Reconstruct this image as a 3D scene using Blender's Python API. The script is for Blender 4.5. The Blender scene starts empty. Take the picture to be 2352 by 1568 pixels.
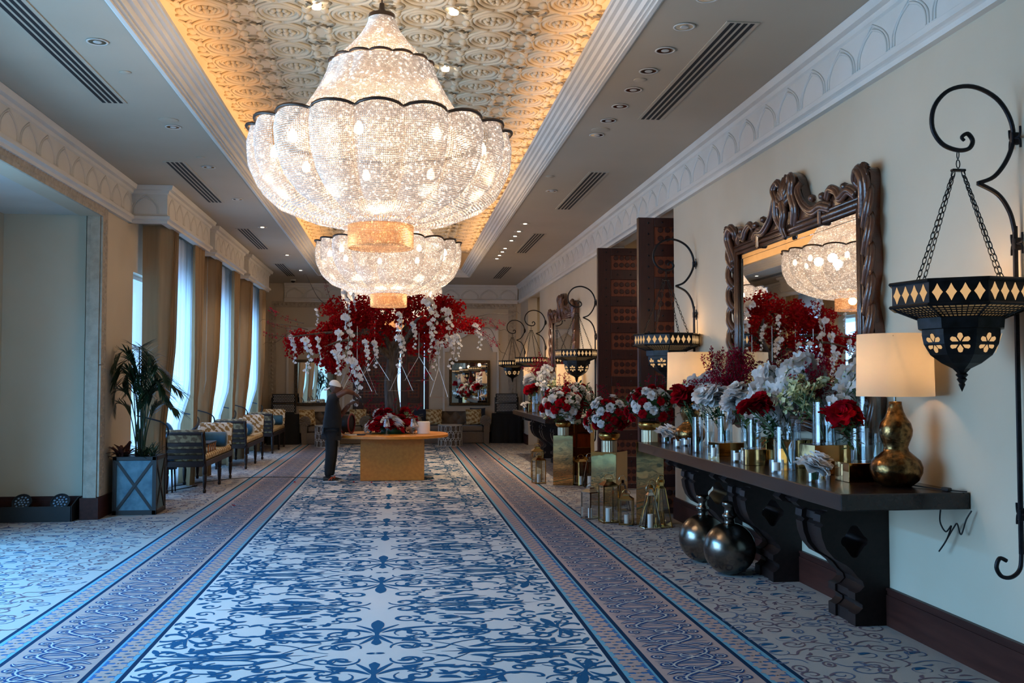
import bpy, bmesh, math, random
import numpy as np
from math import pi, sin, cos, radians as rad
from mathutils import Matrix, Vector
sc = bpy.context.scene
col = sc.collection
RND = random.Random(11)

# ---------------------------------------------------------------- camera
cam_data = bpy.data.cameras.new('camera')
cam_data.sensor_width = 36.0
cam_data.lens = 36.0 * 2270.0 / 2352.0
cam_data.clip_end = 200
cam = bpy.data.objects.new('camera', cam_data)
col.objects.link(cam)
_ph = math.atan(89.0 / 2270.0)
_yw = math.atan(260.6 / 2270.0 * math.cos(_ph))
cam.location = (0, 0, 1.75)
cam.rotation_euler = (pi / 2 + _ph, 0, -_yw)
sc.camera = cam

# ---------------------------------------------------------------- world, exposure, sampling quality
world = bpy.data.worlds.new('sky')
sc.world = world
world.use_nodes = True
_bg = world.node_tree.nodes['Background']
_bg.inputs['Color'].default_value = (0.32, 0.58, 1.0, 1)
_bg.inputs['Strength'].default_value = 2.0
sc.view_settings.view_transform = 'Standard'
sc.view_settings.look = 'None'
sc.view_settings.gamma = 1.0
sc.view_settings.use_curve_mapping = False
sc.view_settings.exposure = 0.36
cy = sc.cycles
cy.use_denoising = True
cy.max_bounces = 6
cy.diffuse_bounces = 3
cy.glossy_bounces = 3
cy.transmission_bounces = 4
cy.transparent_max_bounces = 9
cy.sample_clamp_indirect = 4.0
cy.sample_clamp_direct = 0.0
cy.caustics_reflective = False
cy.caustics_refractive = False
cy.use_adaptive_sampling = True
cy.adaptive_threshold = 0.06
cy.blur_glossy = 0.6

DAY = (0.20, 0.52, 1.0)
DEEP = (0.10, 0.47, 1.0)
WARM = (1.0, 0.62, 0.32)

def light(kind, name, loc, energy, color, size=None, size_y=None, rot=(0, 0, 0), parent=None):
    d = bpy.data.lights.new(name, kind)
    d.energy = energy
    d.color = color
    if kind == 'AREA':
        d.shape = 'RECTANGLE'
        d.size = size
        d.size_y = size_y
    elif size is not None:
        d.shadow_soft_size = size
    o = bpy.data.objects.new(name, d)
    o.location = loc
    o.rotation_euler = rot
    if parent is not None:
        o.parent = parent
    col.objects.link(o)
    return o

# daylight entering at the real windows: three in the left wall, the alcove's window wall, the slit in the far doors
for _y, _w in ((15.93, 2.3), (19.57, 2.5), (23.5, 2.6)):
    light('AREA', 'daylight', (-4.35, _y, 1.7), 118, DAY, 3.0, _w, (0, rad(-90), 0))
light('AREA', 'daylight', (-6.5, 6.8, 4.7), 3600, DEEP, 2.6, 7.4, (0, rad(-40), 0))
light('AREA', 'daylight', (-5.7, 5.9, 1.8), 400, (0.36, 0.66, 1.0), 3.2, 5.4, (0, rad(-90), 0))
light('AREA', 'vestibule_fill', (4.6, 19.5, 4.0), 60, (1.0, 0.80, 0.6), 0.5, 14.0)  # added unseen light, no fixture: warm spill through the doorways, brighter open doors
# warm strips hidden in the ceiling cove
for _x, _r in ((-1.98, 1), (1.75, -1)):
    light('AREA', 'cove_light', (_x, 14.6, 4.70), 62, (1.0, 0.56, 0.27), 0.12, 22.0, (0, rad(180 - 25 * _r), 0))

# ---------------------------------------------------------------- mesh helpers
class MB:
    """collects quads and triangles; every face may carry a material index"""
    def __init__(self):
        self.v = []; self.f = []; self.m = []; self.n = 0
    def add(self, verts, faces, mi=0):
        verts = np.asarray(verts, float).reshape(-1, 3)
        b = self.n
        self.v.append(verts); self.n += len(verts)
        for f in faces:
            self.f.append(tuple(int(i) + b for i in f)); self.m.append(mi)
        return self
    def merge(self, o, M=None, mi=None):
        if not o.v: return self
        V = np.concatenate(o.v)
        if M is not None:
            A = np.array(M); V = V @ A[:3, :3].T + A[:3, 3]
        b = self.n
        self.v.append(V); self.n += len(V)
        self.f += [tuple(i + b for i in f) for f in o.f]
        self.m += o.m if mi is None else [mi] * len(o.m)
        return self
    def box(self, c, s, mi=0, rz=0, b=0.0):
        hx, hy, hz = s[0] / 2, s[1] / 2, s[2] / 2
        if b <= 0:
            P = [(x, y, z) for z in (-hz, hz) for y in (-hy, hy) for x in (-hx, hx)]
            F = [(0, 2, 3, 1), (4, 5, 7, 6), (0, 1, 5, 4), (2, 6, 7, 3), (0, 4, 6, 2), (1, 3, 7, 5)]
        else:
            P = []; idx = {}
            for sx in (-1, 1):
                for sy in (-1, 1):
                    for sz in (-1, 1):
                        for ax in range(3):
                            p = [sx * (hx - b), sy * (hy - b), sz * (hz - b)]
                            p[ax] += b * (sx, sy, sz)[ax]
                            idx[(sx, sy, sz, ax)] = len(P); P.append(tuple(p))
            F = []
            for ax in range(3):
                o1, o2 = [a for a in range(3) if a != ax]
                for s_ in (-1, 1):
                    q = []
                    for (a, c2) in ((-1, -1), (1, -1), (1, 1), (-1, 1)):
                        k = [0, 0, 0]; k[ax] = s_; k[o1] = a; k[o2] = c2
                        q.append(idx[(*k, ax)])
                    flip = (s_ < 0) ^ (ax == 1)
                    F.append(tuple(q[::-1] if flip else q))
                # edges along axis ax
                for a in (-1, 1):
                    for c2 in (-1, 1):
                        k0 = [0, 0, 0]; k1 = [0, 0, 0]
                        k0[ax] = -1; k1[ax] = 1
                        k0[o1] = k1[o1] = a; k0[o2] = k1[o2] = c2
                        q = [idx[(*k0, o1)], idx[(*k1, o1)], idx[(*k1, o2)], idx[(*k0, o2)]]
                        F.append(tuple(q))
            for sx in (-1, 1):
                for sy in (-1, 1):
                    for sz in (-1, 1):
                        F.append((idx[(sx, sy, sz, 0)], idx[(sx, sy, sz, 1)], idx[(sx, sy, sz, 2)]))
        P = np.array(P)
        if rz:
            cc, ss = cos(rz), sin(rz)
            P = np.stack([P[:, 0] * cc - P[:, 1] * ss, P[:, 0] * ss + P[:, 1] * cc, P[:, 2]], 1)
        return self.add(P + np.array(c), F, mi)
    def bar(self, x0, x1, y0, y1, z0, z1, mi=0, b=0.0):
        return self.box(((x0 + x1) / 2, (y0 + y1) / 2, (z0 + z1) / 2), (abs(x1 - x0), abs(y1 - y0), abs(z1 - z0)), mi, 0, b)
    def tube(self, pts, r, n=8, mi=0, closed=False, cap=True, flat=None):
        P = np.array(pts, float); N = len(P)
        rr = np.full(N, r, float) if np.isscalar(r) else np.array(r, float)
        if closed:
            T = np.roll(P, -1, 0) - np.roll(P, 1, 0)
        else:
            T = np.gradient(P, axis=0)
        T /= np.maximum(np.linalg.norm(T, axis=1), 1e-9)[:, None]
        u = np.cross(T[0], (0, 0, 1.0))
        if np.linalg.norm(u) < 1e-3: u = np.cross(T[0], (1.0, 0, 0))
        u /= np.linalg.norm(u)
        V = []
        for i in range(N):
            u = u - T[i] * (u @ T[i]); u /= max(np.linalg.norm(u), 1e-9)
            w = np.cross(T[i], u)
            for k in range(n):
                a = 2 * pi * k / n
                fu, fw = (1, 1) if flat is None else flat
                V.append(P[i] + rr[i] * (u * cos(a) * fu + w * sin(a) * fw))
        F = []
        for i in range(N if closed else N - 1):
            j = (i + 1) % N
            for k in range(n):
                l = (k + 1) % n
                F.append((i * n + k, i * n + l, j * n + l, j * n + k))
        if cap and not closed:
            F.append(tuple(range(n))[::-1]); F.append(tuple((N - 1) * n + k for k in range(n)))
        return self.add(V, F, mi)
    def lathe(self, prof, n=24, c=(0, 0, 0), mi=0, a0=0.0, cap=True, lobes=None, sx=1.0, sy=1.0):
        V = []; F = []
        for (r, z) in prof:
            for k in range(n):
                a = a0 + 2 * pi * k / n
                q = r if lobes is None else r * lobes(a, z)
                V.append((c[0] + q * cos(a) * sx, c[1] + q * sin(a) * sy, c[2] + z))
        for i in range(len(prof) - 1):
            for k in range(n):
                l = (k + 1) % n
                F.append((i * n + k, i * n + l, (i + 1) * n + l, (i + 1) * n + k))
        if cap:
            if prof[0][0] > 1e-4: F.append(tuple(range(n))[::-1])
            if prof[-1][0] > 1e-4: F.append(tuple((len(prof) - 1) * n + k for k in range(n)))
        return self.add(V, F, mi)
    def sheet(self, fn, nu, nv, mi=0, wrap=False):
        V = [fn(i / nu, j / nv) for i in range(nu + (0 if wrap else 1)) for j in range(nv + 1)]
        m = nu if wrap else nu + 1
        F = []
        for i in range(nu):
            i2 = (i + 1) % m
            for j in range(nv):
                F.append((i * (nv + 1) + j, i2 * (nv + 1) + j, i2 * (nv + 1) + j + 1, i * (nv + 1) + j + 1))
        return self.add(V, F, mi)
    def plate(self, outer, holes, t, M=None, mi=0):
        """flat outline (x, y) with holes, thickness t in z from 0"""
        bm = bmesh.new(); edges = []; loops = [outer] + list(holes)
        for lp in loops:
            vs = [bm.verts.new((p[0], p[1], 0)) for p in lp]
            edges += [bm.edges.new((vs[i], vs[(i + 1) % len(vs)])) for i in range(len(vs))]
        bm.verts.index_update()
        bmesh.ops.triangle_fill(bm, use_beauty=True, use_dissolve=False, edges=edges)
        V = np.array([v.co[:] for v in bm.verts]); T = [tuple(v.index for v in f.verts) for f in bm.faces]
        bm.free()
        n = len(V)
        W = np.concatenate([V, V + np.array((0, 0, t))])
        F = [f[::-1] for f in T] + [tuple(i + n for i in f) for f in T]
        b = 0
        for lp in loops:
            k = len(lp)
            for i in range(k):
                a, c = b + i, b + (i + 1) % k
                F.append((a, c, c + n, a + n))
            b += k
        if M is not None:
            A = np.array(M); W = W @ A[:3, :3].T + A[:3, 3]
        return self.add(W, F, mi)
    def mesh(self, name, smooth=False, mats=()):
        me = bpy.data.meshes.new(name)
        V = np.concatenate(self.v) if self.v else np.zeros((0, 3))
        me.from_pydata(V.tolist(), [], self.f)
        for m in mats: me.materials.append(m)
        if len(mats) > 1: me.polygons.foreach_set('material_index', self.m)
        if smooth:
            me.polygons.foreach_set('use_smooth', [True] * len(me.polygons))
            if smooth is not True: me.set_sharp_from_angle(angle=rad(smooth))
        me.update()
        return me

def fixn(me):
    bm = bmesh.new(); bm.from_mesh(me)
    bmesh.ops.recalc_face_normals(bm, faces=bm.faces[:])
    bm.to_mesh(me); bm.free()
    return me

def obj(name, mb, mats, parent=None, loc=(0, 0, 0), rot=(0, 0, 0), smooth=False, scale=(1, 1, 1), kind=None, label=None):
    if isinstance(mb, MB):
        if not isinstance(mats, (list, tuple)): mats = [mats]
        mb = fixn(mb.mesh(name, smooth, mats))
    o = bpy.data.objects.new(name, mb)
    o.location = loc; o.rotation_euler = rot
    o.scale = (scale,) * 3 if np.isscalar(scale) else scale
    if parent is not None: o.parent = parent
    if kind: o['kind'] = kind
    if label: o['label'] = label
    col.objects.link(o)
    return o

def tag(o, label, cat, group=None):
    o['label'] = label; o['category'] = cat
    if group: o['group'] = group
    return o

def thing(name, label, cat, loc=(0, 0, 0), rz=0.0, group=None):
    o = bpy.data.objects.new(name, None)
    o.empty_display_size = 0.1
    o.location = loc; o.rotation_euler = (0, 0, rz)
    col.objects.link(o)
    return tag(o, label, cat, group)

def copy_tree(root, loc=None, rz=None, label=None, scale=None, parent=None):
    r = root.copy(); col.objects.link(r); r.parent = parent
    if loc is not None: r.location = loc
    if rz is not None: r.rotation_euler = (0, 0, rz)
    if scale is not None: r.scale = (scale,) * 3
    if label: r['label'] = label
    for ch in list(root.children): copy_tree(ch, parent=r)
    return r

def struct(name, mb, mats, parent=None, smooth=False, loc=(0, 0, 0), rot=(0, 0, 0)):
    o = obj(name, mb, mats, parent, loc, rot, smooth)
    if parent is None: o['kind'] = 'structure'
    return o

def catmull(pts, n=8, closed=False):
    P = [np.array(p, float) for p in pts]; out = []
    N = len(P)
    for i in range(N if closed else N - 1):
        if closed: a, b, c, d = P[i - 1], P[i], P[(i + 1) % N], P[(i + 2) % N]
        else: a, b, c, d = P[max(i - 1, 0)], P[i], P[i + 1], P[min(i + 2, N - 1)]
        for k in range(n):
            t = k / n
            out.append(0.5 * ((2 * b) + (c - a) * t + (2 * a - 5 * b + 4 * c - d) * t * t + (-a + 3 * b - 3 * c + d) * t ** 3))
    if not closed: out.append(P[-1])
    return np.array(out)

def Rz(a): return Matrix.Rotation(a, 4, 'Z')
def Rx(a): return Matrix.Rotation(a, 4, 'X')
def Ry(a): return Matrix.Rotation(a, 4, 'Y')
def Tr(x, y, z): return Matrix.Translation((x, y, z))
def Sc(x, y, z): return Matrix.Diagonal((x, y, z, 1))

# ---------------------------------------------------------------- materials
def srgb(h):
    h = h.lstrip('#'); c = [int(h[i:i + 2], 16) / 255 for i in (0, 2, 4)]
    return tuple(x / 12.92 if x <= 0.04045 else ((x + 0.055) / 1.055) ** 2.4 for x in c) + (1,)

class NT:
    def __init__(self, m):
        self.t = m.node_tree; self.N = self.t.nodes; self.L = self.t.links
    def n(self, typ, **kw):
        o = self.N.new(typ)
        for k, v in kw.items():
            if k.startswith('i_'): o.inputs[k[2:].replace('_', ' ')].default_value = v
            else: setattr(o, k, v)
        return o
    def l(self, a, b): self.L.new(a, b)
    def math(self, op, a, b=None, c=None):
        o = self.N.new('ShaderNodeMath'); o.operation = op
        for i, x in enumerate((a, b, c)):
            if x is None: continue
            if isinstance(x, (int, float)): o.inputs[i].default_value = x
            else: self.L.new(x, o.inputs[i])
        return o.outputs[0]
    def mix(self, f, a, b):
        o = self.N.new('ShaderNodeMix'); o.data_type = 'RGBA'
        for s, x in ((o.inputs[0], f), (o.inputs[6], a), (o.inputs[7], b)):
            if isinstance(x, (int, float)): s.default_value = x
            elif isinstance(x, tuple): s.default_value = x
            else: self.L.new(x, s)
        return o.outputs[2]

def mat(name, color, rough=0.5, metal=0.0, noise=None, bump=None, sheen=0.0, coat=0.0, emit=None, trans=None, spec=0.5, stretch=None):
    """principled surface; noise = (scale, second colour, detail), bump = (scale, strength)"""
    m = bpy.data.materials.new(name); m.use_nodes = True
    k = NT(m); p = k.N['Principled BSDF']
    c = srgb(color) if isinstance(color, str) else color
    p.inputs['Base Color'].default_value = c
    p.inputs['Roughness'].default_value = rough
    p.inputs['Metallic'].default_value = metal
    p.inputs['Specular IOR Level'].default_value = spec
    if sheen:
        p.inputs['Sheen Weight'].default_value = sheen
        p.inputs['Sheen Roughness'].default_value = 0.4
    if coat: p.inputs['Coat Weight'].default_value = coat; p.inputs['Coat Roughness'].default_value = 0.12
    if emit: p.inputs['Emission Color'].default_value = (*emit[0], 1); p.inputs['Emission Strength'].default_value = emit[1]
    if trans: p.inputs['Transmission Weight'].default_value = trans
    if noise or bump:
        tc = k.n('ShaderNodeTexCoord'); vec = tc.outputs['Object']
        if stretch:
            mp = k.n('ShaderNodeMapping'); mp.inputs['Scale'].default_value = stretch
            k.l(vec, mp.inputs[0]); vec = mp.outputs[0]
    if noise:
        t = k.n('ShaderNodeTexNoise'); t.inputs['Scale'].default_value = noise[0]; t.inputs['Detail'].default_value = noise[2] if len(noise) > 2 else 4
        k.l(vec, t.inputs['Vector'])
        r = k.n('ShaderNodeMapRange'); r.inputs[1].default_value = 0.35; r.inputs[2].default_value = 0.65
        k.l(t.outputs[0], r.inputs[0])
        c2 = srgb(noise[1]) if isinstance(noise[1], str) else noise[1]
        k.l(k.mix(r.outputs[0], c, c2), p.inputs['Base Color'])
    if bump:
        t = k.n('ShaderNodeTexNoise'); t.inputs['Scale'].default_value = bump[0]; t.inputs['Detail'].default_value = 3
        k.l(vec, t.inputs['Vector'])
        b = k.n('ShaderNodeBump'); b.inputs['Strength'].default_value = bump[1]; b.inputs['Distance'].default_value = 0.02
        k.l(t.outputs[0], b.inputs['Height']); k.l(b.outputs[0], p.inputs['Normal'])
    return m

def mat_glass(name, tint=(1, 1, 1), gloss=1.0, rough=0.02, base=0.05):
    """thin clear glass: see-through with a fresnel reflection"""
    m = bpy.data.materials.new(name); m.use_nodes = True
    k = NT(m); k.N.remove(k.N['Principled BSDF'])
    out = k.N['Material Output']
    tr = k.n('ShaderNodeBsdfTransparent'); tr.inputs[0].default_value = (*tint, 1)
    gl = k.n('ShaderNodeBsdfGlossy'); gl.inputs['Roughness'].default_value = rough
    lw = k.n('ShaderNodeLayerWeight'); lw.inputs[0].default_value = 0.35
    f = k.math('MULTIPLY_ADD', lw.outputs['Facing'], 0.55 * gloss, base)
    mx = k.n('ShaderNodeMixShader'); k.l(f, mx.inputs[0]); k.l(tr.outputs[0], mx.inputs[1]); k.l(gl.outputs[0], mx.inputs[2])
    k.l(mx.outputs[0], out.inputs[0])
    return m

def mat_cloth(name, color, translucent=0.5, transparent=0.0, noise=None):
    m = bpy.data.materials.new(name); m.use_nodes = True
    k = NT(m); k.N.remove(k.N['Principled BSDF']); out = k.N['Material Output']
    c = srgb(color)
    d = k.n('ShaderNodeBsdfDiffuse'); d.inputs[0].default_value = c
    t = k.n('ShaderNodeBsdfTranslucent'); t.inputs[0].default_value = c
    mx = k.n('ShaderNodeMixShader'); mx.inputs[0].default_value = translucent
    k.l(d.outputs[0], mx.inputs[1]); k.l(t.outputs[0], mx.inputs[2])
    res = mx.outputs[0]
    if noise:
        tc = k.n('ShaderNodeTexCoord'); tn = k.n('ShaderNodeTexNoise'); tn.inputs['Scale'].default_value = noise[0]
        mp = k.n('ShaderNodeMapping'); mp.inputs['Scale'].default_value = (1, 1, 0.05)
        k.l(tc.outputs['Object'], mp.inputs[0]); k.l(mp.outputs[0], tn.inputs['Vector'])
        cc = k.mix(tn.outputs[0], c, srgb(noise[1])); k.l(cc, d.inputs[0]); k.l(cc, t.inputs[0])
    if transparent:
        tp = k.n('ShaderNodeBsdfTransparent'); m2 = k.n('ShaderNodeMixShader'); m2.inputs[0].default_value = transparent
        k.l(res, m2.inputs[1]); k.l(tp.outputs[0], m2.inputs[2]); res = m2.outputs[0]
    k.l(res, out.inputs[0])
    return m

def mat_emit(name, color, strength, nee=True):
    m = bpy.data.materials.new(name); m.use_nodes = True
    k = NT(m); k.N.remove(k.N['Principled BSDF'])
    e = k.n('ShaderNodeEmission'); e.inputs[0].default_value = (*color, 1); e.inputs[1].default_value = strength
    k.l(e.outputs[0], k.N['Material Output'].inputs[0])
    if not nee: m.cycles.emission_sampling = 'NONE'
    return m

def mat_damask(name, light_c, dark_c, scale=9.0):
    """woven damask: warped wave and voronoi figure in two tones"""
    m = bpy.data.materials.new(name); m.use_nodes = True
    k = NT(m); p = k.N['Principled BSDF']; p.inputs['Roughness'].default_value = 0.7
    tc = k.n('ShaderNodeTexCoord')
    nz = k.n('ShaderNodeTexNoise'); nz.inputs['Scale'].default_value = scale * 0.7; nz.inputs['Detail'].default_value = 2; nz.inputs['Distortion'].default_value = 1.6
    k.l(tc.outputs['Object'], nz.inputs['Vector'])
    sp = k.n('ShaderNodeSeparateXYZ'); k.l(tc.outputs['Object'], sp.inputs[0])
    s1 = k.math('SINE', k.math('MULTIPLY', k.math('ADD', sp.outputs[0], sp.outputs[1]), scale * 2.2))
    s2 = k.math('SINE', k.math('MULTIPLY', k.math('ADD', sp.outputs[2], k.math('MULTIPLY', sp.outputs[0], 0.35)), scale * 2.6))
    v = k.math('ADD', k.math('MULTIPLY', k.math('MULTIPLY', s1, s2), 0.22), nz.outputs[0])
    r = k.n('ShaderNodeMapRange'); r.inputs[1].default_value = 0.46; r.inputs[2].default_value = 0.54; k.l(v, r.inputs[0])
    k.l(k.mix(r.outputs[0], srgb(light_c), srgb(dark_c)), p.inputs['Base Color'])
    return m

M = {}
M['wall'] = mat('wall_paint', '#c9bba4', 0.8, noise=(1.3, '#c4b59d', 5))
M['soffit'] = mat('soffit_paint', '#b3a693', 0.85, noise=(0.8, '#ada08d'))
M['plaster'] = mat('white_plaster', '#d9d4cb', 0.75, noise=(2.0, '#d3cdc3'))
M['relief'] = mat('ornate_plaster', '#dccdb0', 0.8, noise=(2.5, '#d2c2a4'))
M['pattern_stone'] = mat('carved_stone', '#b9ab98', 0.85, bump=(90, 0.5), noise=(12, '#a89a87'))
M['wood'] = mat('dark_wood', '#271a17', 0.45, noise=(6, '#1e1311', 8), stretch=(6, 0.6, 6), spec=0.3)
M['wood_top'] = mat('polished_dark_wood', '#2c1e1a', 0.2, noise=(6, '#211512', 8), stretch=(6, 0.5, 6), spec=0.5)
M['wood_base'] = mat('mahogany_base', '#43231c', 0.45, noise=(5, '#351a15', 6), stretch=(4, 0.4, 4), spec=0.2)
M['door_wood'] = mat('carved_door_wood', '#7a3a20', 0.5, noise=(9, '#5c2915', 6), stretch=(5, 5, 0.5))
M['door_dark'] = mat('door_frame_wood', '#3c1a14', 0.42, noise=(9, '#2e130f', 6), stretch=(5, 5, 0.5))
M['stud'] = mat('dark_stud', '#3b3434', 0.35, 0.9)
M['iron'] = mat('black_iron', '#17171b', 0.45, 0.6, noise=(30, '#222228'))
M['lantern'] = mat('dark_bronze', '#2a2a2d', 0.42, 0.75, noise=(14, '#1b1815'))
M['pane'] = mat_emit('lit_pane', (1.0, 0.60, 0.27), 0.52)
M['mesh_pane'] = mat('lit_mesh_pane', '#6b5a3a', 0.6, emit=((1.0, 0.6, 0.25), 0.10))
M['frame'] = mat('carved_walnut', '#47291c', 0.3, noise=(9, '#5e3622', 5), coat=0.5, bump=(28, 0.3))
M['gilt'] = mat('gilt_frame', '#5c4526', 0.4, 0.5, noise=(20, '#3e2d18'))
M['mirror'] = mat('mirror_glass', (0.86, 0.87, 0.86, 1), 0.012, 1.0)
M['brass'] = mat('mirror_brass', '#cb9f66', 0.03, 1.0, bump=(2.2, 0.10))
M['brass_flat'] = mat('brass_block', '#c4935a', 0.05, 1.0, bump=(5, 0.02))
M['gold'] = mat('antique_gold', '#9b7548', 0.24, 1.0, noise=(28, '#4a3420', 8), bump=(40, 0.12))
M['goldbowl'] = mat('gold_bowl', '#b98f4e', 0.26, 1.0)
M['rib'] = mat('ribbed_champagne', '#cdbd9c', 0.3, 0.7)
M['chrome'] = mat('polished_steel', '#c9c2b4', 0.08, 1.0)
M['chromegold'] = mat('polished_gold_steel', '#c9a66a', 0.1, 1.0)
M['glass'] = mat_glass('clear_glass', (0.95, 0.97, 0.98), 0.75, 0.02, 0.04)
M['pane_glass'] = mat_glass('lantern_glass', (0.93, 0.95, 0.95), 0.7, 0.03, 0.04)
M['acrylic'] = mat_glass('acrylic', (0.9, 0.95, 1.0), 1.0, 0.05, 0.25)
M['water'] = mat_glass('water', (0.9, 0.97, 0.98), 0.7, 0.02, 0.03)
M['wax'] = mat('candle_wax', '#efe6dc', 0.5, emit=((1, 0.9, 0.8), 0.02))
M['shade'] = mat_cloth('linen_shade', '#e9d3b4', 0.55)
M['jug'] = mat('aged_pewter', '#8f8a82', 0.24, 1.0, noise=(5, '#5a534c', 6), bump=(6, 0.2))
M['leaf'] = mat('foliage', '#1f3a1c', 0.5, noise=(8, '#35552a'))
M['palm'] = mat('palm_leaf', '#142414', 0.45, noise=(5, '#22381c'))
M['leafred'] = mat('croton_leaf', '#43201c', 0.45, noise=(9, '#6a3422'))
M['stem'] = mat('green_stem', '#46603a', 0.5)
def mat_petal(name, c1, c2, tr=0.35, sc_=14):
    m = mat_cloth(name, c1, tr); k = NT(m); tc = k.n('ShaderNodeTexCoord'); t = k.n('ShaderNodeTexNoise'); t.inputs['Scale'].default_value = sc_
    k.l(tc.outputs['Object'], t.inputs['Vector']); r = k.n('ShaderNodeMapRange'); r.inputs[1].default_value = 0.4; r.inputs[2].default_value = 0.6; k.l(t.outputs[0], r.inputs[0])
    o = k.mix(r.outputs[0], srgb(c1), srgb(c2))
    for n_ in list(k.N):
        if n_.type in ('BSDF_DIFFUSE', 'BSDF_TRANSLUCENT'): k.l(o, n_.inputs[0])
    return m
M['red'] = mat_petal('red_petal', '#b80f22', '#8e0a1a')
M['red2'] = mat_petal('deep_red_petal', '#a8121e', '#bd2a20')
M['magenta'] = mat_petal('crimson_spray', '#8a0d2a', '#a51a3c')
M['white'] = mat_petal('white_petal', '#f3efeb', '#e9e6e6')
M['cream'] = mat_petal('cream_petal', '#ece8c2', '#d3d69c')
M['bark'] = mat('tree_bark', '#3f332b', 0.85, noise=(14, '#5f5349', 8), stretch=(3, 3, 0.5), bump=(20, 0.7))
M['twig'] = mat('twig', '#3a2a22', 0.8)
M['table_wood'] = mat('golden_table', '#c67d2c', 0.4, noise=(18, '#b86f22', 6))
M['damask'] = mat_damask('damask_silver', '#dcdcd8', '#8b6f40', 17)
M['damask_gold'] = mat_damask('damask_gold', '#c2ad80', '#86602a', 17)
M['damask_shaded'] = mat_damask('damask_in_shade', '#8a7350', '#5c4426', 17)  # darkened gold damask: the near rest's shade is put into its colour
M['velvet'] = mat('teal_velvet', '#0e5f86', 0.6, sheen=0.7, noise=(6, '#0b4a6c'))
M['teal_backlit'] = mat('backlit_teal_velvet', '#0a3147', 0.65, sheen=0.5)  # darkened teal velvet: the chair's backlit look is put into the colour
M['navy'] = mat('navy_fabric', '#0d2038', 0.75, sheen=0.3)
M['sofa'] = mat('taupe_upholstery', '#6e5f52', 0.8, sheen=0.2, noise=(40, '#655749'))
M['black'] = mat('black_paint', '#0b0c0f', 0.5)
M['blackcloth'] = mat('black_cloth', '#0a0a0c', 0.9)
M['dots'] = mat('pale_lens', '#b9b7b0', 0.4)
M['lens'] = mat('blue_lens', '#7d93a6', 0.2)
M['curtain'] = mat_cloth('silk_curtain', '#a98d6c', 0.12, noise=(26, '#957a5b'))
M['sheer'] = mat_cloth('sheer_voile', '#f1f4f6', 0.78, 0.10)
M['tie'] = mat('tieback_blue', '#163048', 0.6)
M['silverlace'] = mat('silver_lattice', '#c9c6c0', 0.35, 0.6)
M['galv'] = mat('zinc_panel', '#5d7d88', 0.5, 0.35, noise=(7, '#43616e', 8), bump=(30, 0.15))
M['planterframe'] = mat('planter_frame', '#211d1d', 0.5)
M['soil'] = mat('soil', '#1b1511', 0.95)
M['skin'] = mat('skin', '#6b4330', 0.5, noise=(10, '#5d3827'))
M['shirt'] = mat('black_tshirt', '#0b0d11', 0.9, noise=(9, '#090a0d'), bump=(7, 0.3))
M['trousers'] = mat('dark_trousers', '#0d1015', 0.85, bump=(8, 0.3))
M['cap'] = mat('white_cap', '#d8d4ce', 0.8)
M['shoe'] = mat('black_shoe', '#131316', 0.6)
M['sole'] = mat('pale_sole', '#c9c3bc', 0.7)
M['orange'] = mat('orange_trim', '#c8542a', 0.6)
M['reelred'] = mat('reel_red', '#8e2a24', 0.4)
M['cord'] = mat('cord_black', '#141416', 0.6)
M['bead'] = mat('bead_string', '#cfcac4', 0.25, 0.3)
M['slot'] = mat('vent_black', '#0d0d12', 0.8)
M['cable'] = mat('cable', '#1c1815', 0.7)
M['whiteplastic'] = mat('white_plastic', '#c9c4ba', 0.5)
M['amber'] = mat('amber_wood', '#9a5a22', 0.35)
M['ring'] = mat('chandelier_ring', '#5a4c44', 0.4, 0.8)
# ================================================================ the room
CX0 = -0.14                      # the hall's centre line
XR, XL, YF, YB = 3.5, -3.78, 28.3, -3.0
ZC = 4.48

def mat_carpet():
    m = bpy.data.materials.new('woven_carpet'); m.use_nodes = True
    k = NT(m); p = k.N['Principled BSDF']
    p.inputs['Roughness'].default_value = 0.95; p.inputs['Specular IOR Level'].default_value = 0.1
    tc = k.n('ShaderNodeTexCoord'); sp = k.n('ShaderNodeSeparateXYZ'); k.l(tc.outputs['Object'], sp.inputs[0])
    u = k.math('DIVIDE', k.math('ABSOLUTE', k.math('SUBTRACT', sp.outputs[0], CX0)), 4.0)
    r = k.n('ShaderNodeValToRGB'); r.color_ramp.interpolation = 'CONSTANT'
    F, D, L, B, P, S = '#bcb5ae', '#0a2740', '#5f8f9e', '#335d88', '#9f877e', '#9f978f'
    stops = [(0, F), (1.45, D), (1.477, L), (1.502, B), (1.645, L), (1.67, D), (1.70, P), (2.262, D), (2.29, L), (2.315, B), (2.452, L), (2.477, D), (2.507, S)]
    e = r.color_ramp.elements
    while len(e) < len(stops): e.new(0.5)
    for q, (x, c) in zip(e, stops): q.position = x / 4.0; q.color = srgb(c)
    k.l(u, r.inputs[0])
    nz = k.n('ShaderNodeTexNoise'); nz.inputs['Scale'].default_value = 220; nz.inputs['Detail'].default_value = 2
    k.l(tc.outputs['Object'], nz.inputs['Vector'])
    v = k.math('MULTIPLY_ADD', nz.outputs[0], 0.36, 0.82)
    mx = k.n('ShaderNodeVectorMath'); mx.operation = 'SCALE'; k.l(r.outputs[0], mx.inputs[0]); k.l(v, mx.inputs['Scale'])
    k.l(mx.outputs[0], p.inputs['Base Color'])
    b = k.n('ShaderNodeBump'); b.inputs['Strength'].default_value = 0.25; b.inputs['Distance'].default_value = 0.004
    k.l(nz.outputs[0], b.inputs['Height']); k.l(b.outputs[0], p.inputs['Normal'])
    return m

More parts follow.
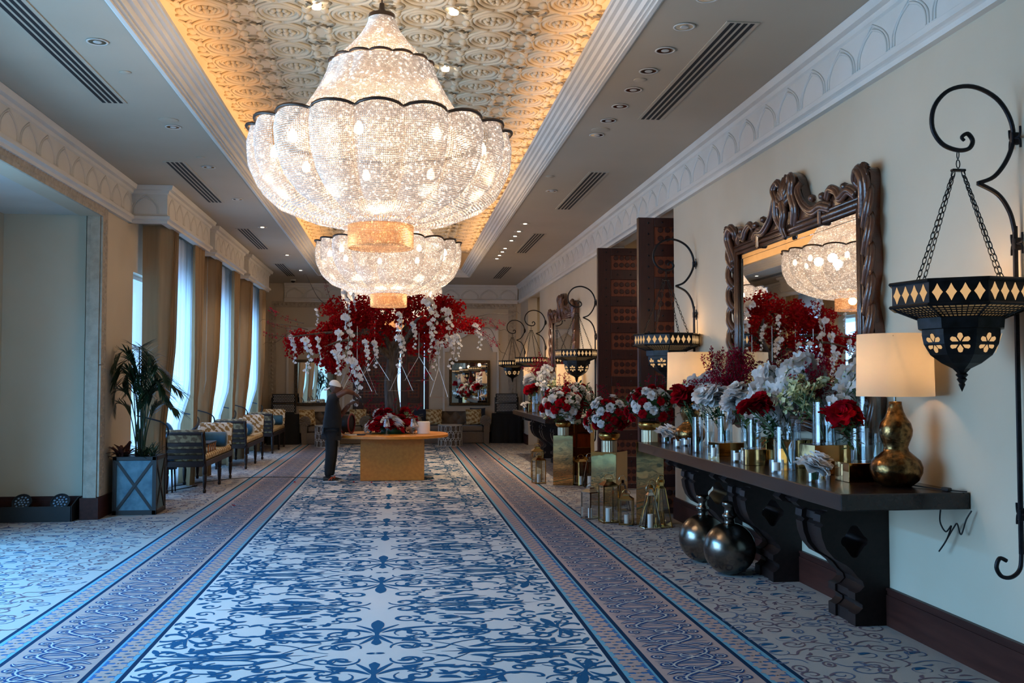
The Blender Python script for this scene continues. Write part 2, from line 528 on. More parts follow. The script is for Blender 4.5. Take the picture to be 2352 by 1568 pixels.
def pile(name, c, c2):
    return mat(name, c, 0.95, noise=(240, c2, 2), spec=0.1)
M['pile_blue'] = pile('carpet_blue', '#134463', '#1c5172')
M['pile_navy'] = pile('carpet_navy', '#1d3357', '#26406a')
M['pile_cream'] = pile('carpet_cream', '#b5ada3', '#a49b8e')
M['pile_pink'] = pile('carpet_pink', '#a88f84', '#9b8277')
M['pile_mauve'] = pile('carpet_mauve', '#6d5c64', '#60505a')
M['pile_grey'] = pile('carpet_bluegrey', '#58657c', '#4c5970')

floor = struct('floor', MB().bar(-5.12, 5.6, YB - 0.2, YF + 0.3, -0.12, 0.0), mat_carpet())

class Ink:
    """flat ribbons and leaves in (x, y), laid just above the carpet base"""
    def __init__(self, fat=1.0): self.V = []; self.F = []; self.fat = fat or 1.0; self.n = 0
    def stroke(self, pts, w, prof=None):
        P = np.array(pts, float); N = len(P)
        T = np.gradient(P, axis=0); T /= np.maximum(np.linalg.norm(T, axis=1), 1e-9)[:, None]
        nn = np.stack([-T[:, 1], T[:, 0]], 1)
        t = np.linspace(0, 1, N)
        if prof == 'leaf': ww = w * np.sin(pi * t) ** 0.7
        elif prof == 'taper': ww = w * (1 - 0.85 * t)
        elif prof == 'swell': ww = w * (0.35 + 0.65 * np.sin(pi * t))
        elif prof is None: ww = np.full(N, w)
        else: ww = w * np.interp(t, *prof)
        ww = ww * self.fat
        A = P + nn * ww[:, None] / 2; B = P - nn * ww[:, None] / 2
        q_ = np.concatenate([A, B]); self.k = getattr(self, 'k', 0) + 1
        self.V.append(np.concatenate([q_, np.full((len(q_), 1), (self.k % 40) * 2.0e-5)], 1)); b = self.n
        self.F += [(b + i, b + i + 1, b + N + i + 1, b + N + i) for i in range(N - 1)]
        self.n += 2 * N
    def spiral(self, cx, cy, r0, r1, a0, turns, w, prof='swell', n=26, sy=1.0):
        t = np.linspace(0, 1, n); r = r0 + (r1 - r0) * t ** 0.8; a = a0 + 2 * pi * turns * t
        self.stroke(np.stack([cx + r * np.cos(a), cy + sy * r * np.sin(a)], 1), w, prof)
    def curve(self, pts, w, prof='swell', n=6): self.stroke(catmull(pts, n), w, prof)
    def leaf(self, p0, p1, w, bend=0.0):
        p0, p1 = np.array(p0), np.array(p1); d = p1 - p0; q = np.array((-d[1], d[0]))
        self.stroke([p0 + d * t + q * bend * sin(pi * t) for t in np.linspace(0, 1, 7)], w, 'leaf')
    def arrays(self): return np.concatenate(self.V), self.F

def lay(name, placements, z, m, parent=floor):
    """placements: (V, F, fx) with fx mapping (n,2) -> (n,2)"""
    mb = MB()
    for V, F, fx in placements:
        q = fx(V[:, :2]); dz = V[:, 2:3] if V.shape[1] > 2 else np.zeros((len(q), 1)); mb.add(np.concatenate([q, z + dz], 1), F)
    me = mb.mesh(name, False, [m])
    bm = bmesh.new(); bm.from_mesh(me); bmesh.ops.reverse_faces(bm, faces=[f for f in bm.faces if f.normal.z < 0]); bm.to_mesh(me); bm.free()
    return obj(name, me, None, parent, kind='stuff')

# quarter of the repeating field motif: u across from the centre line, v along from the middle of a cross pair
ink = Ink(1.12)
def cross(k, cu, cv, s=1.0, rot=0.0, wings=True):
    def X(p):
        x, y = p[0] * s, (p[1] - 0.5) * s
        return (cu + x * cos(rot) - y * sin(rot), cv + x * sin(rot) + y * cos(rot))
    k.stroke([X((0, y)) for y in np.linspace(0.2, 0.88, 16)], s, ([0, .08, .2, .38, .6, .76, .9, 1], [.01, .07, .035, .022, .045, .085, .075, .01]))
    for sg in (-1, 1):
        k.curve([X((0, .47)), X((sg * .04, .36)), X((sg * .11, .23))], .03 * s, 'swell')
        k.curve([X((0, .5)), X((sg * .05, .62)), X((sg * .15, .74))], .028 * s, 'swell')
        if wings:
            k.curve([X((sg * .02, .46)), X((sg * .12, .37)), X((sg * .2, .36)), X((sg * .24, .43))], .045 * s, 'leaf')
            k.curve([X((sg * .03, .52)), X((sg * .14, .6)), X((sg * .22, .57)), X((sg * .21, .5))], .05 * s, 'leaf')
ck = Ink(1.15); cross(ck, 0, .5); VC, FC = ck.arrays()
tl = np.linspace(0, 1, 30); a = rad(205) - rad(330) * tl
ink.stroke(np.stack([.45 + .33 * np.cos(a), .50 + .16 * np.sin(a)], 1), .022, 'swell')
ink.curve([(.12, .52), (.17, .62), (.3, .66), (.45, .66), (.6, .62), (.72, .54), (.86, .5), (.98, .54), (1.0, .6), (.96, .6)], .034, 'swell')
ink.curve([(.2, .42), (.34, .34), (.5, .34), (.66, .4), (.7, .46)], .03)
ink.spiral(.26, .5, .085, .015, rad(-60), 1.1, .034)
ink.spiral(.6, .51, .085, .015, rad(140), -1.0, .036)
ink.leaf((.36, .47), (.52, .42), .045, .2); ink.leaf((.38, .56), (.52, .58), .05, -.2); ink.leaf((.62, .42), (.78, .44), .05, .25)
ink.leaf((.36, .28), (.5, .3), .05, .2); ink.leaf((.18, .29), (.3, .25), .04, .2)
ink.spiral(.21, .16, .12, .03, rad(200), -1.15, .03); ink.spiral(.2, .93, .11, .02, rad(20), -1.3, .03); ink.spiral(.19, 1.23, .12, .02, rad(180), -1.25, .036)
ink.leaf((.0, .012), (.06, .005), .02)
for q in (0, 120, 240): ink.leaf((.34, 1.08), (.34 + .11 * cos(rad(q + 20)), 1.08 + .07 * sin(rad(q + 20))), .05)
ink.leaf((.48, .92), (.6, .94), .06, .1); ink.leaf((.44, .9), (.54, .88), .03); ink.leaf((.44, .96), (.54, .98), .03)
ink.leaf((.56, .78), (.78, .83), .035, .2); ink.curve([(.5, .8), (.62, .76), (.78, .77), (.84, .82)], .022)
ink.curve([(.3, .02), (.44, .1), (.52, .2), (.66, .27), (.84, .24)], .014); ink.curve([(.36, .26), (.5, .16), (.6, .05)], .013)
ink.curve([(.34, 1.34), (.5, 1.26), (.66, 1.14), (.86, 1.06)], .014); ink.leaf((.58, 1.19), (.7, 1.08), .06, .15)
# spear ornaments
for (cu, cv, dr) in ((.86, 0, 1), (.8, 1.34, -1)):
    sv = 1 if cv == 0 else -1
    def Q(x, y): return (cu + dr * x, cv + sv * y)
    hw = np.interp(np.linspace(0, 1, 14), [0, .25, .34, .42, .6, 1], [.003, .02, .055, .05, .028, .003]) / 2
    ink.V.append(np.array([Q(x, 0) for x in np.linspace(-.44, .5, 14)] + [Q(x, h_) for x, h_ in zip(np.linspace(-.44, .5, 14), hw)])); ink.V[-1] = np.concatenate([ink.V[-1], np.full((28, 1), 9e-4)], 1); ink.F += [(ink.n + i, ink.n + i + 1, ink.n + 15 + i, ink.n + 14 + i) for i in range(13)]; ink.n += 28
    ink.curve([Q(-.16, .015), Q(-.02, .06), Q(.18, .04), Q(.4, .06), Q(.52, .1)], .03)
    ink.curve([Q(.3, .05), Q(.02, .06), Q(-.12, .11), Q(-.1, .17), Q(.06, .18), Q(.16, .15), Q(.12, .11)], .026)
    ink.curve([Q(.34, .16), Q(.12, .19), Q(.0, .2)], .05, 'leaf')
    ink.curve([Q(.3, .2), Q(.1, .24), Q(.02, .29), Q(.1, .34), Q(.24, .32)], .03)
    ink.leaf(Q(-.14, .03), Q(-.34, .08), .05, .2); ink.leaf(Q(.2, .09), Q(.36, .12), .045, .2)
    ink.leaf(Q(-.26, .1), Q(-.12, .2), .05, -.2); ink.leaf(Q(.4, .14), Q(.52, .2), .045)
cross(ink, 1.27, .52, .78, rad(16), True)
ink.spiral(1.1, .66, .09, .02, rad(180), 1.1, .026); ink.spiral(1.36, .32, .07, .02, rad(0), 1.1, .024)
ink.spiral(1.12, .33, .1, .02, rad(160), -1.2, .026); ink.leaf((1.0, .72), (1.12, .84), .05, .2)
ink.spiral(1.34, .85, .08, .02, rad(30), 1.2, .026); ink.leaf((1.16, .92), (1.3, .98), .045); ink.leaf((1.33, 1.08), (1.42, 1.14), .045)
ink.spiral(1.3, 1.22, .08, .015, rad(200), -1.2, .026); ink.leaf((1.02, .95), (1.12, 1.06), .04); ink.leaf((1.38, .12), (1.43, .24), .04); ink.leaf((.98, .4), (.86, .36), .04)
rgf = random.Random(44)
pts_ = []
for i in range(60):
    u_, v_ = rgf.uniform(.3, 1.36), rgf.uniform(.06, 1.3)
    if any((u_ - q[0]) ** 2 + (v_ - q[1]) ** 2 < .026 for q in pts_): continue
    pts_.append((u_, v_)); a_ = rgf.uniform(0, 6.28); sg_ = rgf.choice((-1, 1)); r_ = rgf.uniform(.055, .085)
    ink.spiral(u_, v_, r_, .012, a_, sg_ * 1.15, .024, 'swell', 18)
    ink.leaf((u_ + r_ * cos(a_), v_ + r_ * sin(a_)), (u_ + (r_ + .1) * cos(a_ + sg_ * .5), v_ + (r_ + .1) * sin(a_ + sg_ * .5)), .042, .2 * sg_)
    ink.leaf((u_ + r_ * cos(a_ + 2), v_ + r_ * sin(a_ + 2)), (u_ + (r_ + .07) * cos(a_ + 2.6), v_ + (r_ + .07) * sin(a_ + 2.6)), .034, -.2)
V, F = ink.arrays()
V = V.copy(); V[:, 0] = np.clip(V[:, 0], -.2, 1.445)
PL = []
for k in range(-4, 9):
    y0 = 6.47 + 2.68 * k
    for sv in (1, -1):
        for su in (1, -1):
            if y0 + sv * .7 > YF - .6 or y0 + sv * .7 < YB + .6: continue
            if su > 0: PL.append((VC, FC, lambda P, y0=y0, sv=sv: np.stack([CX0 + P[:, 0], np.clip(y0 + sv * P[:, 1], YB, YF)], 1)))
            PL.append((V, F, lambda P, y0=y0, sv=sv, su=su: np.stack([CX0 + su * P[:, 0], np.clip(y0 + sv * P[:, 1], YB, YF)], 1)))
lay('carpet_field_scrolls', PL, 0.0012, M['pile_blue'])

# border band: interlaced arabesque, dark line with a pale core
def border(ink, w):
    L = .62
    for i in range(1):
        t = np.linspace(0, 1, 40)
        ink.stroke(np.stack([.15 * np.sin(2 * pi * t), L * t], 1), w)
        ink.stroke(np.stack([-.15 * np.sin(2 * pi * t + .5), L * t], 1), w * .8)
    for (cu, cv, r, a0, tn) in ((.17, .15, .07, 180, 1.3), (-.17, .46, .07, 0, 1.3), (-.19, .13, .05, 90, -1.3), (.2, .45, .055, 270, -1.3), (.0, .31, .075, 60, 1.0), (-.2, .3, .045, 0, 1.2), (.2, .29, .045, 180, 1.2), (0, .02, .06, 120, 1.0)):
        ink.spiral(cu, cv, r, .014, rad(a0), tn, w * .75, 'swell', 22)
    ink.curve([(-.06, .3), (.05, .22), (.14, .26), (.1, .36), (-.02, .4)], w * .9); ink.curve([(.06, .0), (-.05, .08), (-.14, .04), (-.24, .07)], w * .9)
    ink.curve([(.05, .56), (.14, .6), (.2, .55), (.24, .6)], w * .9); ink.curve([(-.08, .55), (-.16, .6), (-.24, .55)], w * .9)
bd = Ink(0); border(bd, .052); V1, F1 = bd.arrays()
bc = Ink(0); border(bc, .015); V2, F2 = bc.arrays()
fill = Ink(0)
for i in range(16):
    y = .02 + .037 * i
    fill.curve([(-.2 + .05 * sin(i), y), (-.02, y + .02 * cos(i * 2)), (.18 + .05 * cos(i * 1.7), y + .015)], .014)
V3, F3 = fill.arrays()
for nm, VV, FF, z, mm in (('carpet_border_hatching', V3, F3, .0010, 'pile_grey'), ('carpet_border_scrolls', V1, F1, .0014, 'pile_navy'), ('carpet_border_highlights', V2, F2, .0020, 'pile_cream')):
    PL = []
    for k in range(int((YF - YB - .4) / .62)):
        for su in (1, -1):
            PL.append((VV, FF, lambda P, su=su, k=k: np.stack([CX0 + su * (1.981 + P[:, 0]), YB + .2 + .62 * k + P[:, 1]], 1)))
    lay(nm, PL, z, M[mm])

# rosette chains
a = np.linspace(0, 2 * pi, 33)[:-1]
rr = 1 + .16 * np.cos(8 * a)
ros = np.concatenate([[(0, 0)], np.stack([.072 * rr * np.cos(a), .068 * rr * np.sin(a)], 1)])
rosF = [(0, 1 + i, 1 + (i + 1) % 32) for i in range(32)]
dot = np.concatenate([[(0, 0)]] + [np.stack([.02 * (1 + .3 * np.cos(4 * a[::4])) * np.cos(a[::4]), .014 * np.sin(a[::4])], 1)])
dotF = [(0, 1 + i, 1 + (i + 1) % 8) for i in range(8)]
P1, P2 = [], []
for su in (1, -1):
    for uc in (1.574, 2.384):
        for k in range(int((YF - YB - .4) / .140)):
            f = lambda P, su=su, uc=uc, k=k: np.stack([CX0 + su * uc + P[:, 0], YB + .25 + .140 * k + P[:, 1]], 1)
            P1.append((ros, rosF, f)); P2.append((dot, dotF, f))
            for q in range(0):
                P2.append((dot, dotF, lambda P, f=f, q=q: f(P * .42 + np.array([.042 * cos(q * pi / 2 + .7), .034 * sin(q * pi / 2 + .7)]))))
lay('carpet_rosette_chain', P1, .0012, M['pile_pink']); lay('carpet_rosette_centres', P2, .0018, M['pile_blue'])

# side fields: loose paisley scrolls
rg = random.Random(5)
inks = {'pile_mauve': Ink(.95), 'pile_grey': Ink(.95), 'pile_blue': Ink(1.1)}
def paisley_area(x0, x1, y0, y1, cell):
    for i in range(int((x1 - x0) / cell)):
        for j in range(int((y1 - y0) / cell)):
            x, y = x0 + cell * (i + .5 + rg.uniform(-.28, .28)), y0 + cell * (j + .5 + rg.uniform(-.28, .28))
            q = inks[rg.choice(['pile_mauve', 'pile_mauve', 'pile_mauve', 'pile_grey', 'pile_grey', 'pile_blue'])]
            s = rg.uniform(.8, 1.15); a0 = rg.uniform(0, 6.28); sg = rg.choice((-1, 1)); kind = rg.random()
            if q is inks['pile_blue']:
                q.leaf((x - .05 * s, y), (x + .05 * s, y + .03), .04 * s, .2); inks['pile_grey'].spiral(x, y, .075 * s, .05, a0, sg * .9, .013, 'swell', 14); continue
            if kind < .45:
                q.spiral(x, y, .1 * s, .02, a0, sg * 1.35, .018, 'swell', 18); q.leaf((x + .1 * cos(a0), y + .1 * sin(a0)), (x + .15 * cos(a0 + .6), y + .15 * sin(a0 + .6)), .026)
            elif kind < .75:
                ca, sa = cos(a0), sin(a0); W_ = lambda u_, v_: (x + u_ * ca - v_ * sa, y + u_ * sa + v_ * ca)
                q.curve([W_(-.13, 0), W_(-.06, sg * .05), W_(.03, sg * .02), W_(.09, -sg * .04), W_(.14, -sg * .01)], .018, 'swell', 4); q.leaf(W_(-.02, .03), W_(.05, .08), .028, .2)
            else:
                t = np.linspace(0, 2 * pi, 16); r = .065 * s * (1 + .45 * np.cos(t)); ca, sa = cos(a0), sin(a0); px, py = r * np.cos(t), .6 * r * np.sin(t)
                q.stroke(np.stack([x + px * ca - py * sa, y + px * sa + py * ca], 1), .015); q.leaf((x, y), (x + .06 * ca, y + .06 * sa), .03)
paisley_area(2.37, 3.49, 3.5, YF - .2, .165)
paisley_area(-3.76, -2.65, 13.4, YF - .2, .175)
paisley_area(-5.0, -2.65, 3.5, 13.2, .175)
for kx, q in inks.items():
    VV, FF = q.arrays(); lay('carpet_paisley_scrolls', [(VV, FF, lambda P: P)], .0012, M[kx])

# ---------------------------------------------------------------- walls
def wall(name, pieces, m='wall'):
    mb = MB()
    for p in pieces: mb.bar(*p)
    return struct(name, mb, M[m])
DOOR0, DOOR1 = 12.3, 16.15
wall('wall_right', [(XR, XR + .25, YB, DOOR0, 0, 4.6), (XR, XR + .25, DOOR1, 24.42, 0, 4.6), (XR, XR + .25, 26.65, YF + .2, 0, 4.6),
                    (XR, XR + .25, DOOR0, DOOR1, 3.99, 4.6), (XR, XR + .25, 24.42, 26.65, 3.99, 4.6)])
wall('wall_vestibule', [(5.3, 5.5, 11, 27.5, 0, 4.3), (3.75, 5.3, 11.0, 11.2, 0, 4.3), (3.75, 5.3, 18.0, 18.2, 0, 4.3), (3.75, 5.3, 23.4, 23.6, 0, 4.3), (3.75, 5.3, 27.2, 27.4, 0, 4.3)])
struct('ceiling_vestibule', MB().bar(3.75, 5.5, 11, 27.4, 4.05, 4.3), M['soffit'])
WIN = [(14.62, 17.3), (18.2, 21.05), (22.1, 25.1)]
LW = XL - .25
p = [(LW, XL, YB, 3.2, 0, 4.6), (LW, XL, 3.2, 13.05, 3.84, 4.6)]
ys = [13.3] + [q for w_ in WIN for q in w_] + [YF + .2]
for i in range(0, len(ys), 2): p.append((LW, XL, ys[i], ys[i + 1], 0, 4.6))
for w0, w1 in WIN: p += [(LW, XL, w0, w1, 3.3, 4.6), (LW, XL, w0, w1, 0, .12)]
wall('wall_left', p)
wall('wall_alcove_far', [(-5.3, LW + .1, 13.3, 13.5, 0, 4.2)])
wall('wall_alcove_left', [(-5.3, -5.05, 10.8, 13.3, 0, 4.2), (-5.3, -5.05, 3.0, 10.8, 3.45, 4.2), (-5.3, -5.05, 3.0, 10.8, 0, .15)])
wall('wall_alcove_near', [(-5.3, LW, 2.9, 3.2, 0, 4.2)])
struct('ceiling_alcove', MB().bar(-5.3, LW, 2.9, 13.5, 3.89, 4.1), M['plaster'])
wall('wall_far', [(-4.1, -1.2, YF, YF + .2, 0, 4.6), (.82, 3.8, YF, YF + .2, 0, 4.6), (-1.2, .82, YF, YF + .2, 3.55, 4.6)])
wall('wall_back', [(-5.3, 3.8, YB - .2, YB, 0, 4.6)])
# the reveal and carved border round the alcove opening
mb = MB(); mb.bar(-3.95, -3.885, 13.06, 13.3, 0, 3.84); mb.bar(-3.90, -3.785, 13.04, 13.3, 0.2, 3.84)
struct('trim_1', mb, M['pattern_stone'])
mb = MB(); mb.bar(XL, XL + .025, 3.0, 13.28, 3.84, 4.0); mb.bar(XL, XL + .025, 13.06, 13.28, 1.95, 3.84); mb.bar(XL, XL + .025, 13.06, 13.28, .28, 1.94)
cb = struct('trim_2', mb, M['pattern_stone'])
# raised lozenges on the carved border
lz = MB(); lz.add([(0, -.035, 0), (0, 0, .035), (0, .035, 0), (0, 0, -.035), (.016, 0, 0)], [(0, 1, 4), (1, 2, 4), (2, 3, 4), (3, 0, 4)])
mb = MB()
for i in range(126):
    for j in range(2): mb.merge(lz, Tr(XL + .025, 3.1 + .08 * i + (.04 if j else 0), 3.885 + .07 * j))
for i in range(50):
    for j in range(2): mb.merge(lz, Tr(XL + .025, 13.12 + .08 * j, .33 + .07 * i + (.035 if j else 0)))
obj('carved_lozenges', mb, M['pattern_stone'], cb, kind='stuff')

# far wall: carved frame border, door, arched niches
mb = MB()
mb.bar(-3.55, 3.36, YF - .03, YF, 3.80, 3.97); mb.bar(3.14, 3.36, YF - .03, YF, .3, 3.80); mb.bar(-3.62, -3.42, YF - .03, YF, .3, 3.80)
fb = struct('trim_3', mb, M['pattern_stone'])
lz2 = MB(); lz2.add([(-.05, 0, 0), (0, 0, .05), (.05, 0, 0), (0, 0, -.05), (0, -.025, 0)], [(0, 1, 4), (1, 2, 4), (2, 3, 4), (3, 0, 4)])
mb = MB()
for i in range(62):
    mb.merge(lz2, Tr(-3.45 + .11 * i, YF - .03, 3.885))
for i in range(31):
    for x in (3.25, -3.52): mb.merge(lz2, Tr(x, YF - .03, .4 + .11 * i))
obj('carved_lozenges', mb, M['pattern_stone'], fb, kind='stuff')

def arch_plate(w, h, n=14):
    """spandrel with a pointed, lobed opening; x from -w/2, hangs down from z=0 to -h"""
    half = [(0, -.10 * h), (.10 * w, -.28 * h), (.2 * w, -.42 * h), (.29 * w, -.47 * h), (.33 * w, -.62 * h), (.38 * w, -.82 * h), (.405 * w, -h)]
    c = catmull([(p[0], p[1], 0) for p in half], 5)[:, :2]
    o = [(-w / 2, 0), (-w / 2, -h)] + [(-q[0], q[1]) for q in c[::-1]] + [tuple(q) for q in c[1:]] + [(w / 2, -h), (w / 2, 0)]
    return o
for xc in (2.06, -2.32):
    a_ = struct('trim_4' if xc > 0 else 'trim_5', MB().plate(arch_plate(1.55, .64), [], .1, Tr(xc, YF, 3.2) @ Rx(pi / 2)), M['plaster'])
    mb = MB()
    for s_ in (-1, 1): mb.bar(xc + s_ * .775 - .03, xc + s_ * .775 + .03, YF - .05, YF, .3, 3.2)
    mb.bar(xc - .8, xc + .8, YF - .05, YF, 3.2, 3.24)
    obj('niche_edge', mb, M['plaster'], a_)

def frieze_arch(w=.53, h=.26):
    """one pointed arch of the frieze as a double raised rib; local x along, z up, y out of the wall (-y)"""
    m_ = MB()
    for off in (0, .035):
        for s_ in (-1, 1):
            pts = catmull([(s_ * (w * .46 - off), 0, -.0), (s_ * (w * .44 - off), 0, .09), (s_ * (w * .30 - off * .9), 0, .17), (s_ * (w * .1 - off * .4), 0, .235 - off * .6), (0, 0, .262 - off)], 4)
            m_.tube(pts, .011, 4)
    return m_.mesh('arch_rib', True, [M['plaster']])
ARCH = frieze_arch()
CORN = [(0, 3.955), (.055, 3.955), (.06, 3.99), (.075, 4.0), (.10, 4.01), (.10, 4.05), (.06, 4.065), (.055, 4.085), (.055, 4.36), (.075, 4.375), (.085, 4.41), (.13, 4.42), (.15, 4.478), (0, 4.478)]
def cornice(name, p0, p1, inward, d=0.0):
    """moulding run from p0 to p1 along a wall; inward = unit vector into the room"""
    p0, p1, iv = np.array(p0, float), np.array(p1, float), np.array(inward, float)
    V = []; n = len(CORN)
    for q in (p0, p1):
        for (dx, z) in CORN: w_ = q + iv * (dx + d); V.append((w_[0], w_[1], z))
    F = [(i, (i + 1) % n, n + (i + 1) % n, n + i) for i in range(n)] + [tuple(range(n)), tuple(range(n, 2 * n))]
    o = struct(name, MB().add(V, F), M['plaster'])
    L = np.linalg.norm(p1 - p0); k = max(1, int(round(L / .53))); dr = (p1 - p0) / L
    for i in range(k):
        c = p0 + dr * L * (i + .5) / k + iv * (d + .055)
        obj('arch_rib', ARCH, None, o, (c[0], c[1], 4.09), (0, 0, math.atan2(dr[1], dr[0])), scale=(L / k / .53, 1, 1))
    return o
cornice('trim_6', (XR, YB), (XR, YF), (-1, 0)); cornice('trim_7', (-3.2, YF), (XR - .1, YF), (0, -1)); cornice('trim_8', (XL, YB), (XL, 14.35), (1, 0))
# pelmet boxes over the windows carry the same moulding
for i, (a0, a1) in enumerate(((14.35, 17.4), (18.0, 21.2), (21.95, 25.25))):
    d = .48
    mb = MB(); mb.bar(XL, XL + d, a0, a0 + .05, 3.96, 4.47); mb.bar(XL, XL + d, a1 - .05, a1, 3.96, 4.47); mb.bar(XL + d - .05, XL + d, a0, a1, 3.96, 4.47); mb.bar(XL, XL + d, a0, a1, 4.44, 4.47)
    o = struct('trim_%d' % (9 + i), mb, M['plaster'])
    n = len(CORN); V = []
    for (xx, yy, ex, ey) in ((XL, a0, 0, -1), (XL + d, a0, 1, -1), (XL + d, a1, 1, 1), (XL, a1, 0, 1)):
        for (dx, z) in CORN: V.append((xx + ex * dx, yy + ey * dx, z))
    F = [(k * n + j, k * n + (j + 1) % n, (k + 1) * n + (j + 1) % n, (k + 1) * n + j) for k in range(3) for j in range(n)] + [tuple(range(n)), tuple(range(3 * n, 4 * n))]
    obj('pelmet_moulding', MB().add(V, F), M['plaster'], o)
    for k in range(6):
        obj('arch_rib', ARCH, None, o, (XL + d + .055, a0 + (a1 - a0) * (k + .5) / 6, 4.09), (0, 0, pi / 2), scale=((a1 - a0) / 6 / .53, 1, 1))
    obj('arch_rib', ARCH, None, o, (XL + d / 2, a0 - .055, 4.09), scale=(.75, 1, 1))
for (a0, a1, nm) in ((17.4, 18.0, 'trim_12'), (21.2, 21.95, 'trim_13'), (25.25, YF, 'trim_14')): cornice(nm, (XL, a0 + .1), (XL, a1 - .1), (1, 0))

# baseboards
def base(name, pieces, d=.025, h=.27):
    mb = MB()
    for (x0, x1, y0, y1) in pieces:
        mb.bar(x0, x1, y0, y1, 0, h - .05)
        dx, dy = (.008 if x1 - x0 > .1 else 0), (.008 if y1 - y0 > .1 else 0)
        mb.bar(x0 + (.008 if not dx else 0), x1, y0 + (.008 if not dy else 0), y1, h - .05, h - .02); mb.bar(x0, x1, y0, y1, h - .02, h)
    return struct(name, mb, M['wood_base'])
base('baseboard_right', [(XR - .03, XR, YB, DOOR0), (XR - .03, XR, DOOR1, 24.42), (XR - .03, XR, 26.65, YF)])
base('baseboard_left', [(XL, XL + .03, 13.3, 14.75), (XL, XL + .03, 25.3, YF), (-3.97, -3.745, 13.0, 13.3)])
base('baseboard_alcove', [(-5.05, -3.97, 13.27, 13.3)])
base('baseboard_far', [(-3.7, -1.25, YF - .03, YF), (.9, 3.46, YF - .03, YF)])

# ---------------------------------------------------------------- ceiling with the long lit coffer
CC = -.115
mb = MB()
OX0, OX1, OY0, OY1 = CC - 2.0, CC + 2.0, 3.3, 26.05
mb.bar(-4.1, OX0, YB, YF + .2, ZC, ZC + .12); mb.bar(OX1, 3.8, YB, YF + .2, ZC, ZC + .12); mb.bar(OX0, OX1, YB, OY0, ZC, ZC + .12); mb.bar(OX0, OX1, OY1, YF + .2, ZC, ZC + .12)
ceil = struct('ceiling', mb, M['soffit'])
# stepped moulding round the coffer
prof = [(0, 4.48), (.02, 4.465), (.05, 4.465), (.05, 4.485), (.075, 4.485), (.075, 4.505), (.10, 4.505), (.115, 4.54), (.15, 4.545), (.165, 4.575), (.195, 4.58), (.21, 4.605), (.24, 4.61), (.255, 4.63), (.275, 4.632), (.275, 4.67), (.0, 4.67)]
V = []; n = len(prof)
for (xx, yy, ex, ey) in ((OX0, OY0, 1, 1), (OX1, OY0, -1, 1), (OX1, OY1, -1, -1), (OX0, OY1, 1, -1)):
    for (dx, z) in prof: V.append((xx + ex * dx, yy + ey * dx, z))
F = [(k * n + j, k * n + (j + 1) % n, ((k + 1) % 4) * n + (j + 1) % n, ((k + 1) % 4) * n + j) for k in range(4) for j in range(n)]
struct('trim_15', MB().add(V, F), M['plaster'])
mb = MB(); ZT = 5.15
mb.bar(OX0 - .25, OX1 + .25, OY0 - .25, OY1 + .25, ZT, ZT + .1)
mb.bar(OX0 - .25, OX0 - .2, OY0 - .25, OY1 + .25, 4.6, ZT); mb.bar(OX1 + .2, OX1 + .25, OY0 - .25, OY1 + .25, 4.6, ZT); mb.bar(OX0 - .25, OX1 + .25, OY0 - .25, OY0 - .2, 4.6, ZT); mb.bar(OX0 - .25, OX1 + .25, OY1 + .2, OY1 + .25, 4.6, ZT)
panel = struct('ceiling_coffer', mb, M['relief'])
# one cast plaster tile: rosette ring with petals, scallops and star links
def ring(m_, cx, cy, r, w, seg=20, z0=0.0, hh=.03, sx=1, sy=1):
    pts = [(cx + r * sx * cos(2 * pi * i / seg), cy + r * sy * sin(2 * pi * i / seg), z0) for i in range(seg)]
    m_.tube(pts, w, 4, closed=True)
t_ = MB(); TW, TL = .66, .52
def rosette(cx, cy, s):
    ring(t_, cx, cy, .175 * s, .026, 20); ring(t_, cx, cy, .12 * s, .016, 16)
    for i in range(8):
        a = 2 * pi * i / 8
        t_.lathe([(.0, -.035), (.022 * s, -.025), (.03 * s, 0)], 6, (cx + .07 * s * cos(a), cy + .07 * s * sin(a), 0))
    t_.lathe([(.0, -.05), (.025 * s, -.035), (.035 * s, 0)], 8, (cx, cy, 0))
for (cx, cy) in ((0, 0),): rosette(cx, cy, 1)
for (cx, cy) in ((TW / 2, TL / 2), (TW / 2, -TL / 2)):
    ring(t_, cx, cy, .13, .018, 16, sx=1.15, sy=.8)
    for q in (rad(45), rad(-45)): t_.tube([(cx - .1 * cos(q), cy - .07 * sin(q), 0), (cx, cy, -.02), (cx + .1 * cos(q), cy + .07 * sin(q), 0)], .014, 4)
for sx in (-1, 1):
    for sy in (-1, 1):
        pts = catmull([(sx * .02, sy * .26, 0), (sx * .12, sy * .2, -.01), (sx * .19, sy * .12, -.01), (sx * .215, 0, 0)], 3); t_.tube(pts, .018, 4)
        t_.lathe([(.0, -.04), (.05, -.022), (.075, 0)], 8, (sx * .245, sy * .09, 0), sx=.7)
        t_.tube([(sx * .20, sy * .2, 0), (sx * .255, sy * .155, -.02), (sx * .31, sy * .2, 0)], .016, 4)
tile = fixn(t_.mesh('plaster_rosette_tile', True, [M['relief']]))
nx, ny = 6, int((OY1 - OY0 + .3) / TL)
for i in range(nx):
    for j in range(ny):
        obj('plaster_rosette_tile', tile, None, panel, (CC - 1.65 + TW * i, OY0 - .1 + TL * (j + .5), ZT))

